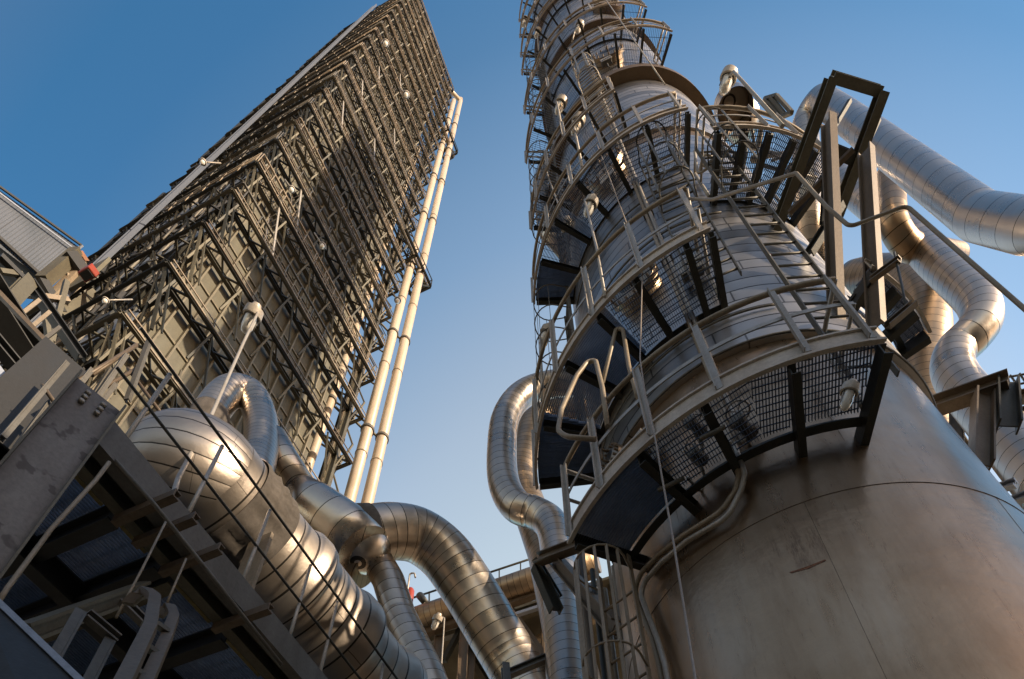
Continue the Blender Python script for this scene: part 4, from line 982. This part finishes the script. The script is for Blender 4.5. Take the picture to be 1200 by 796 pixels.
# dome of a neighbouring vessel behind the right flank platform
nb = at_r(862, 135, 7.5)
nd = thing('small_vessel', 'domed top of a small jacketed vessel behind the right flank platform', 'vessel', V((nb.x, nb.y, nb.z - .9)))
MB().lathe([(-.9, .25), (-.8, .5), (-.25, .52), (.05, .46), (.25, .3), (.34, .001)], V((nb.x, nb.y, nb.z)), Z, 40).build('shell', clad_wide, nd); MB().rod(V((nb.x, nb.y, nb.z - .85)), V((nb.x - .8, nb.y + .3, nb.z - 1.6)), .12).build('neck', clad, nd)
# equipment clutter on the right flank platform
eq = thing('valve_skid', 'dark tangle of small pipes and valves on the right flank platform', 'piping')
eq.location = cyl(2.0, 172, 12.8)
random.seed(5)
for k in range(16):
    a = random.uniform(155, 186); z_ = random.uniform(12.85, 13.7); r_ = random.uniform(1.8, 2.2); p = cyl(r_, a, z_)
    pts = [p, p + V((random.uniform(-.3, .3), random.uniform(-.2, .2), 0)), p + V((random.uniform(-.3, .3), random.uniform(-.2, .2), random.uniform(-.3, .5)))]
    pp, us = bend_path(pts, .05, 3); MB().tube(pp, random.uniform(.015, .035), 7).build('tube_run', random.choice((galv_d, dark, galv)), eq)
# lower right support frame and the hand rail beyond
sf = thing('bracket_steelwork', 'brown bracket of wide steel sections carrying the S-shaped pipe at the right edge', 'frame', at_r(1130, 480, 6.0))
for (a, b, h, w_, m) in (((1090, 478, 6.0), (1182, 446, 6.2), .2, .16, brown), ((1152, 462, 6.1), (1150, 545, 5.6), .18, .16, brown), ((1179, 448, 6.25), (1182, 500, 6.0), .2, .16, dark), ((1120, 470, 8.9), (1122, 530, 8.7), .2, .18, blackst), ((1172, 572, 6.2), (1190, 566, 6.2), .08, .08, tray), ((1180, 590, 6.2), (1206, 580, 6.2), .08, .08, tray), ((1135, 575, 10), (1240, 710, 9.5), .4, .3, blackst), ((1104, 500, 9.8), (1170, 610, 9.6), .3, .3, olive)):
    MB().ibeam(at_r(*a), at_r(*b), h, w_).build('beam', m, sf)
rr_ = thing('edge_walkway', 'bit of walkway rail at the right edge of the photo beside the S-shaped pipe', 'handrail', at_r(1190, 450, 8))
for (a, b, w_) in (((1182, 442, 8), (1215, 436, 8), .03), ((1186, 452, 8), (1215, 446, 8), .03), ((1184, 440, 8), (1200, 462, 8), .03), ((1195, 438, 8), (1210, 460, 8), .03)): MB().rod(at_r(*a), at_r(*b), w_ / 2, 6).build('rail', dark, rr_)
for (a, b) in (((1184, 470, 8), (1230, 455, 8)), ((1186, 490, 8), (1230, 475, 8))): MB().ibeam(at_r(*a), at_r(*b), .16, .12).build('beam', brown, rr_)
# conduit rods right of the struts
wiretube([(1048, 296, 3.9), (1058, 340, 3.85), (1063, 366, 3.8)], 'short dark hanging rod with a clamp right of the brown struts', .01, dark, 'hanger_rod', 'rod')
for (a, b, l) in (((1022, 330, 3.9), (1056, 305, 3.9), 'upper'), ((1040, 385, 3.7), (1072, 358, 3.8), 'lower')):
    tag(MB().chan(at_r(*a), at_r(*b), .06, .05).build('outrigger', brown, loc=at_r(*a)), '%s short brown arm sticking out right of the struts' % l, 'bracket')

# ================================================================ CENTRE: brackets, rack, background
cb_ = thing('pipe_bracket', 'brown angle bracket tying the slender S-shaped pipe to the column below the lowest platform', 'frame', at_r(660, 660, 5.5))
for (a, b, h, w_, m) in (((630, 656, 6.0), (690, 634, 5.4), .16, .13, brown), ((650, 655, 6.0), (720, 735, 5.0), .16, .14, brown), ((630, 665, 6.1), (652, 716, 6.2), .16, .13, dark), ((628, 655, 6.0), (655, 700, 6.3), .1, .08, dark), ((690, 690, 6.2), (725, 745, 5.8), .15, .12, brown)):
    MB().ibeam(at_r(*a), at_r(*b), h, w_).build('beam', m, cb_)
cw = thing('vertical_pipe_bundle', 'bundle of dark and tan vertical pipes in the gap left of the vessel', 'piping', at_r(715, 740, 5.4))
for (x, y, r, rad, m) in ((700, 720, 5.3, .03, dark), (712, 720, 5.6, .035, tanb), (727, 720, 5.3, .028, tanb), (736, 720, 5.6, .05, dark), (745, 730, 5.2, .022, tanb), (752, 735, 5.4, .05, olive), (690, 740, 5.9, .05, brown), (762, 750, 5.3, .06, dark)):
    p = at_r(x, y, r); MB().rod(V((p.x, p.y, 0)), V((p.x, p.y, 10 if rad > .04 else 8.8)), rad, 12).build('riser', m, cw)
wb = at_r(700, 700, 10.5)
eqb = thing('equipment_rack', 'dark rack of panels and beams filling the gap behind the vertical pipes', 'rack', V((wb.x, wb.y, 0)))
for k in range(9): MB().ibeam(V((wb.x - 1.2, wb.y, 2 + k)), V((wb.x + 1.8, wb.y - .6, 2 + k)), .2, .14).build('beam', brown if k % 3 == 0 else blackst, eqb)
for k in range(4): MB().ibeam(V((wb.x - 1.2 + k, wb.y - .2 * k, 0)), V((wb.x - 1.2 + k, wb.y - .2 * k, 11.2)), .2, .2).build('post', blackst, eqb)
MB().box(V((wb.x + .5, wb.y + .3, 5.3)), heading(100), heading(10), Z, 1.3, .05, 5.2).build('panel', blackst, eqb)
# pipe rack behind the arch
RO = at_r(545, 700, 15.0); rd_ = heading(112.4); rn = heading(22.4)
def rk(a, d_, z): return V((RO.x, RO.y, 0)) + rd_ * a + rn * d_ + V((0, 0, z))
def on_rack(x, y, d_=0): 
    p = on_plane(x, y, V((RO.x, RO.y, 0)) + rn * d_, rd_); return (p - V((RO.x, RO.y, 0))).dot(rd_), p.z
prk = thing('pipe_rack', 'elevated steel pipe rack with handrail far behind the arched elbow pipe', 'pipe rack', V((RO.x, RO.y, 0)))
def rbeam(a, b, w_, m, nme='beam', d_=0, tube=False, h=None):
    (a0_, z0), (a1_, z1) = on_rack(*a, d_), on_rack(*b, d_); p, q_ = rk(a0_, d_, z0), rk(a1_, d_, z1)
    (MB().rod(p, q_, w_, 20) if tube else MB().bar(p, q_, w_, h or w_)).build(nme, m, prk)
rbeam((462, 708), (640, 649), .035, dark, 'top_rail', tube=True); rbeam((462, 722), (640, 662), .03, dark, 'mid_rail', tube=True)
for x in (470, 503, 545, 585, 610, 634):
    y = 708 - (x - 462) * .331; rbeam((x, y), (x, y + 26), .04, dark, 'post')
rbeam((470, 733), (700, 655), .42, clad_brown, 'rack_pipe', -.2, True)
rbeam((474, 748), (700, 668), .2, brown, 'edge_girder', h=.5)
rbeam((474, 768), (700, 692), .2, olive, 'edge_girder', .8, h=.25)
rbeam((560, 735), (700, 690), .12, tray, 'cable_run', -.3)
rbeam((585, 765), (700, 725), .2, tanb, 'beam', 1.5); rbeam((500, 796), (660, 740), .2, tanb, 'beam', 2.5); rbeam((470, 790), (640, 730), .15, olive, 'beam', 4)
for x, yb, dd_ in ((545, 735, .2), (553, 735, .4), (515, 745, .2), (600, 730, 1.0), (640, 700, .2), (622, 720, 2)):
    a_, z_ = on_rack(x, yb, dd_); MB().ibeam(rk(a_, dd_, 0), rk(a_, dd_, z_), .28, .2).build('rack_column', brown, prk)
for (a, b) in (((520, 775), (541, 735)), ((541, 735), (580, 796)), ((556, 700), (562, 725)), ((600, 715), (640, 770)), ((480, 750), (500, 796))): rbeam(a, b, .16, brown if a[0] > 530 else dark, 'brace', .3)
zg = on_rack(545, 738, .9)[1]
MB().box(rk(2, 7.2, zg), rd_, rn, Z, 9, 6.5, .06).build('rack_floor', khaki, prk)
MB().box(rk(2, 13.8, zg - 3), rd_, rn, Z, 9, .06, 3).build('back_wall', khaki, prk)
for k in range(7): MB().ibeam(rk(-4 + k * 1.7, .9, zg - .25), rk(-4 + k * 1.7, 13, zg - .25), .35, .2).build('cross_beam', dark, prk)
random.seed(21)
for k in range(14):
    a_ = random.uniform(-3.5, 6); d_ = random.uniform(1.2, 8); z_ = zg - random.uniform(.5, 3.2)
    MB().rod(rk(a_, d_, z_), rk(a_ + random.uniform(1, 4), d_, z_), random.uniform(.06, .2), 12).build('rack_pipe', random.choice((tanb, clad_brown, galv, clad)), prk)
for k in range(8):
    a_ = random.uniform(-3, 5); d_ = random.uniform(.6, 4); MB().rod(rk(a_, d_, 8), rk(a_, d_, zg - .3), random.uniform(.04, .12), 10).build('drop_pipe', random.choice((galv, tanb, brown)), prk)
a_, z_ = on_rack(479, 707, -.5); zt_ = on_rack(480, 690, -.5)[1]; zb_ = on_rack(478, 726, -.5)[1]
ex = thing('red_cylinder', 'red cylinder with a pale hooked pipe standing on the pipe rack', 'cylinder', rk(a_, 0, z_))
MB().lathe([(0, .02), (0, .13), (zt_ - zb_ - .15, .13), (zt_ - zb_ - .05, .09), (zt_ - zb_, .001)], rk(a_, -.5, zb_), Z, 20).build('tank', red, ex); zc = z_
pp, us = bend_path([rk(a_ + .02, -.7, zb_ - .5), rk(a_ + .02, -.7, zt_ + .55), rk(a_ + .2, -.7, zt_ + .45), rk(a_ + .25, -.7, zt_ + .2)], .1, 4); MB().tube(pp, .03, 8).build('hooked_pipe', galv, ex)
a_, z_ = on_rack(495, 702, -.5); bxm = thing('actuator', 'black actuator with fittings beside the red cylinder on the pipe rack', 'actuator', rk(a_, -.5, z_))
MB().lathe([(-.3, .001), (-.3, .11), (.25, .13), (.3, .001)], rk(a_, -.5, z_), (Z - rd_ * .5), 14).build('body', blackst, bxm); MB().rod(rk(a_ + .1, -.5, z_ - .8), rk(a_ + .1, -.5, z_ - .1), .04, 10).build('stem', galv, bxm); MB().rod(rk(a_ - .2, -.5, z_ - .7), rk(a_ + .4, -.5, z_ - .7), .04, 10).build('flange', galv, bxm)
lamp(512, 727, 12.5, 'upper white lamp on a pole in front of the pipe rack', 6, [(521, 722, 12.5), (516, 800, 12.3), (515, 900, 12)])
lamp(508, 774, 12.5, 'middle white lamp in front of the pipe rack, under the arch', 5, [(505, 766, 12.5), (504, 810, 12.3)])
lamp(497, 790, 12.5, 'lowest white lamp in front of the pipe rack by the main duct', 4.5, [(494, 786, 12.5), (490, 820, 12.3)])
gb = at_r(600, 783, 7.0)
gbt = thing('cross_girder', 'grey girder passing between the arched pipe foot and the slender pipe', 'beam', gb)
MB().ibeam(at_r(596, 790, 7.2), at_r(655, 765, 7.2), .12, .1).build('beam', plate, gbt); MB().ibeam(at_r(592, 780, 7.2), at_r(597, 840, 6.9), .12, .1).build('post', plate, gbt)

# ================================================================ added unseen building blocks: shade the lower left, give metal brown reflections
def light_block(c, az, L_, D_, H_, lab, m=brown):
    t = thing('added_light_block', lab, 'building', V((c.x, c.y, 0)))
    a, b = heading(az), heading(az + 90)
    MB().box(V((c.x, c.y, H_ / 2)), a, b, Z, L_ / 2, D_ / 2, H_ / 2).build('wall', m, t)
    MB().box(V((c.x, c.y, H_ + .2)), a, b, Z, L_ / 2 + .4, D_ / 2 + .4, .2).build('roof', blackst, t)
    for s_ in (-1, 1):
        for k in range(int(L_ / 4)):
            for z in [2 + 4 * j for j in range(int((H_ - 3) / 4))]:
                MB().box(V((c.x, c.y, z + 1)) + a * (-L_ / 2 + 2 + 4 * k) + b * (s_ * (D_ / 2 + .02)), a, b, Z, 1.1, .04, .8).build('window', tray, t)
light_block(heading(119) * 24, 29, 22, 8, 14.9, 'plain brown block added out of view to the right to shade the lower left')
light_block(heading(172) * 26, 82, 16, 8, 10, 'plain brown block added out of view behind the viewer for the metal to reflect')
light_block(heading(215) * 30, -55, 24, 8, 11, 'plain brown block added out of view behind the viewer to the left for the metal to reflect')
light_block(heading(268) * 22, 0, 16, 6, 9, 'plain brown block added out of view to the far left for the metal to reflect')

# small fittings on the column platforms
for (z_, a_, lab) in ((10.4, 206, 'small dark junction box on the column just left of the second platform end'), (7.9, 238, 'small grey junction box on the column above the lowest platform, by the grab hoop'), (15.3, 222, 'small junction box above the third platform deck'), (23.2, 200, 'small junction box above the flange ring platform')):
    c = cyl(1.78, a_, z_); t = thing('junction_box', lab, 'junction box', c); n_ = heading(a_); m_ = heading(a_ + 90)
    MB().box(c, n_, m_, Z, .05, .11, .15).build('case', galv_d, t, bevel=.01); MB().box(c + n_ * .055, n_, m_, Z, .006, .12, .16).build('lid', galv, t, bevel=.004)
    MB().rod(c - Z * .15, c - Z * .75, .012).build('cable_conduit', galv_d, t)
for z_ in (8.0, 9.2, 12.1, 13.6):
    a_ = 195 + z_
    b = MB(); b.tube([cyl(1.695, q_, z_) for q_ in range(186, 268, 3)], .012, 6); tag(b.build('banding_pipe', galv_d, loc=cyl(1.695, 210, z_)), 'thin tube strapped round the jacketed column between the lowest three platforms', 'pipe', 'thin tubes strapped round the column')
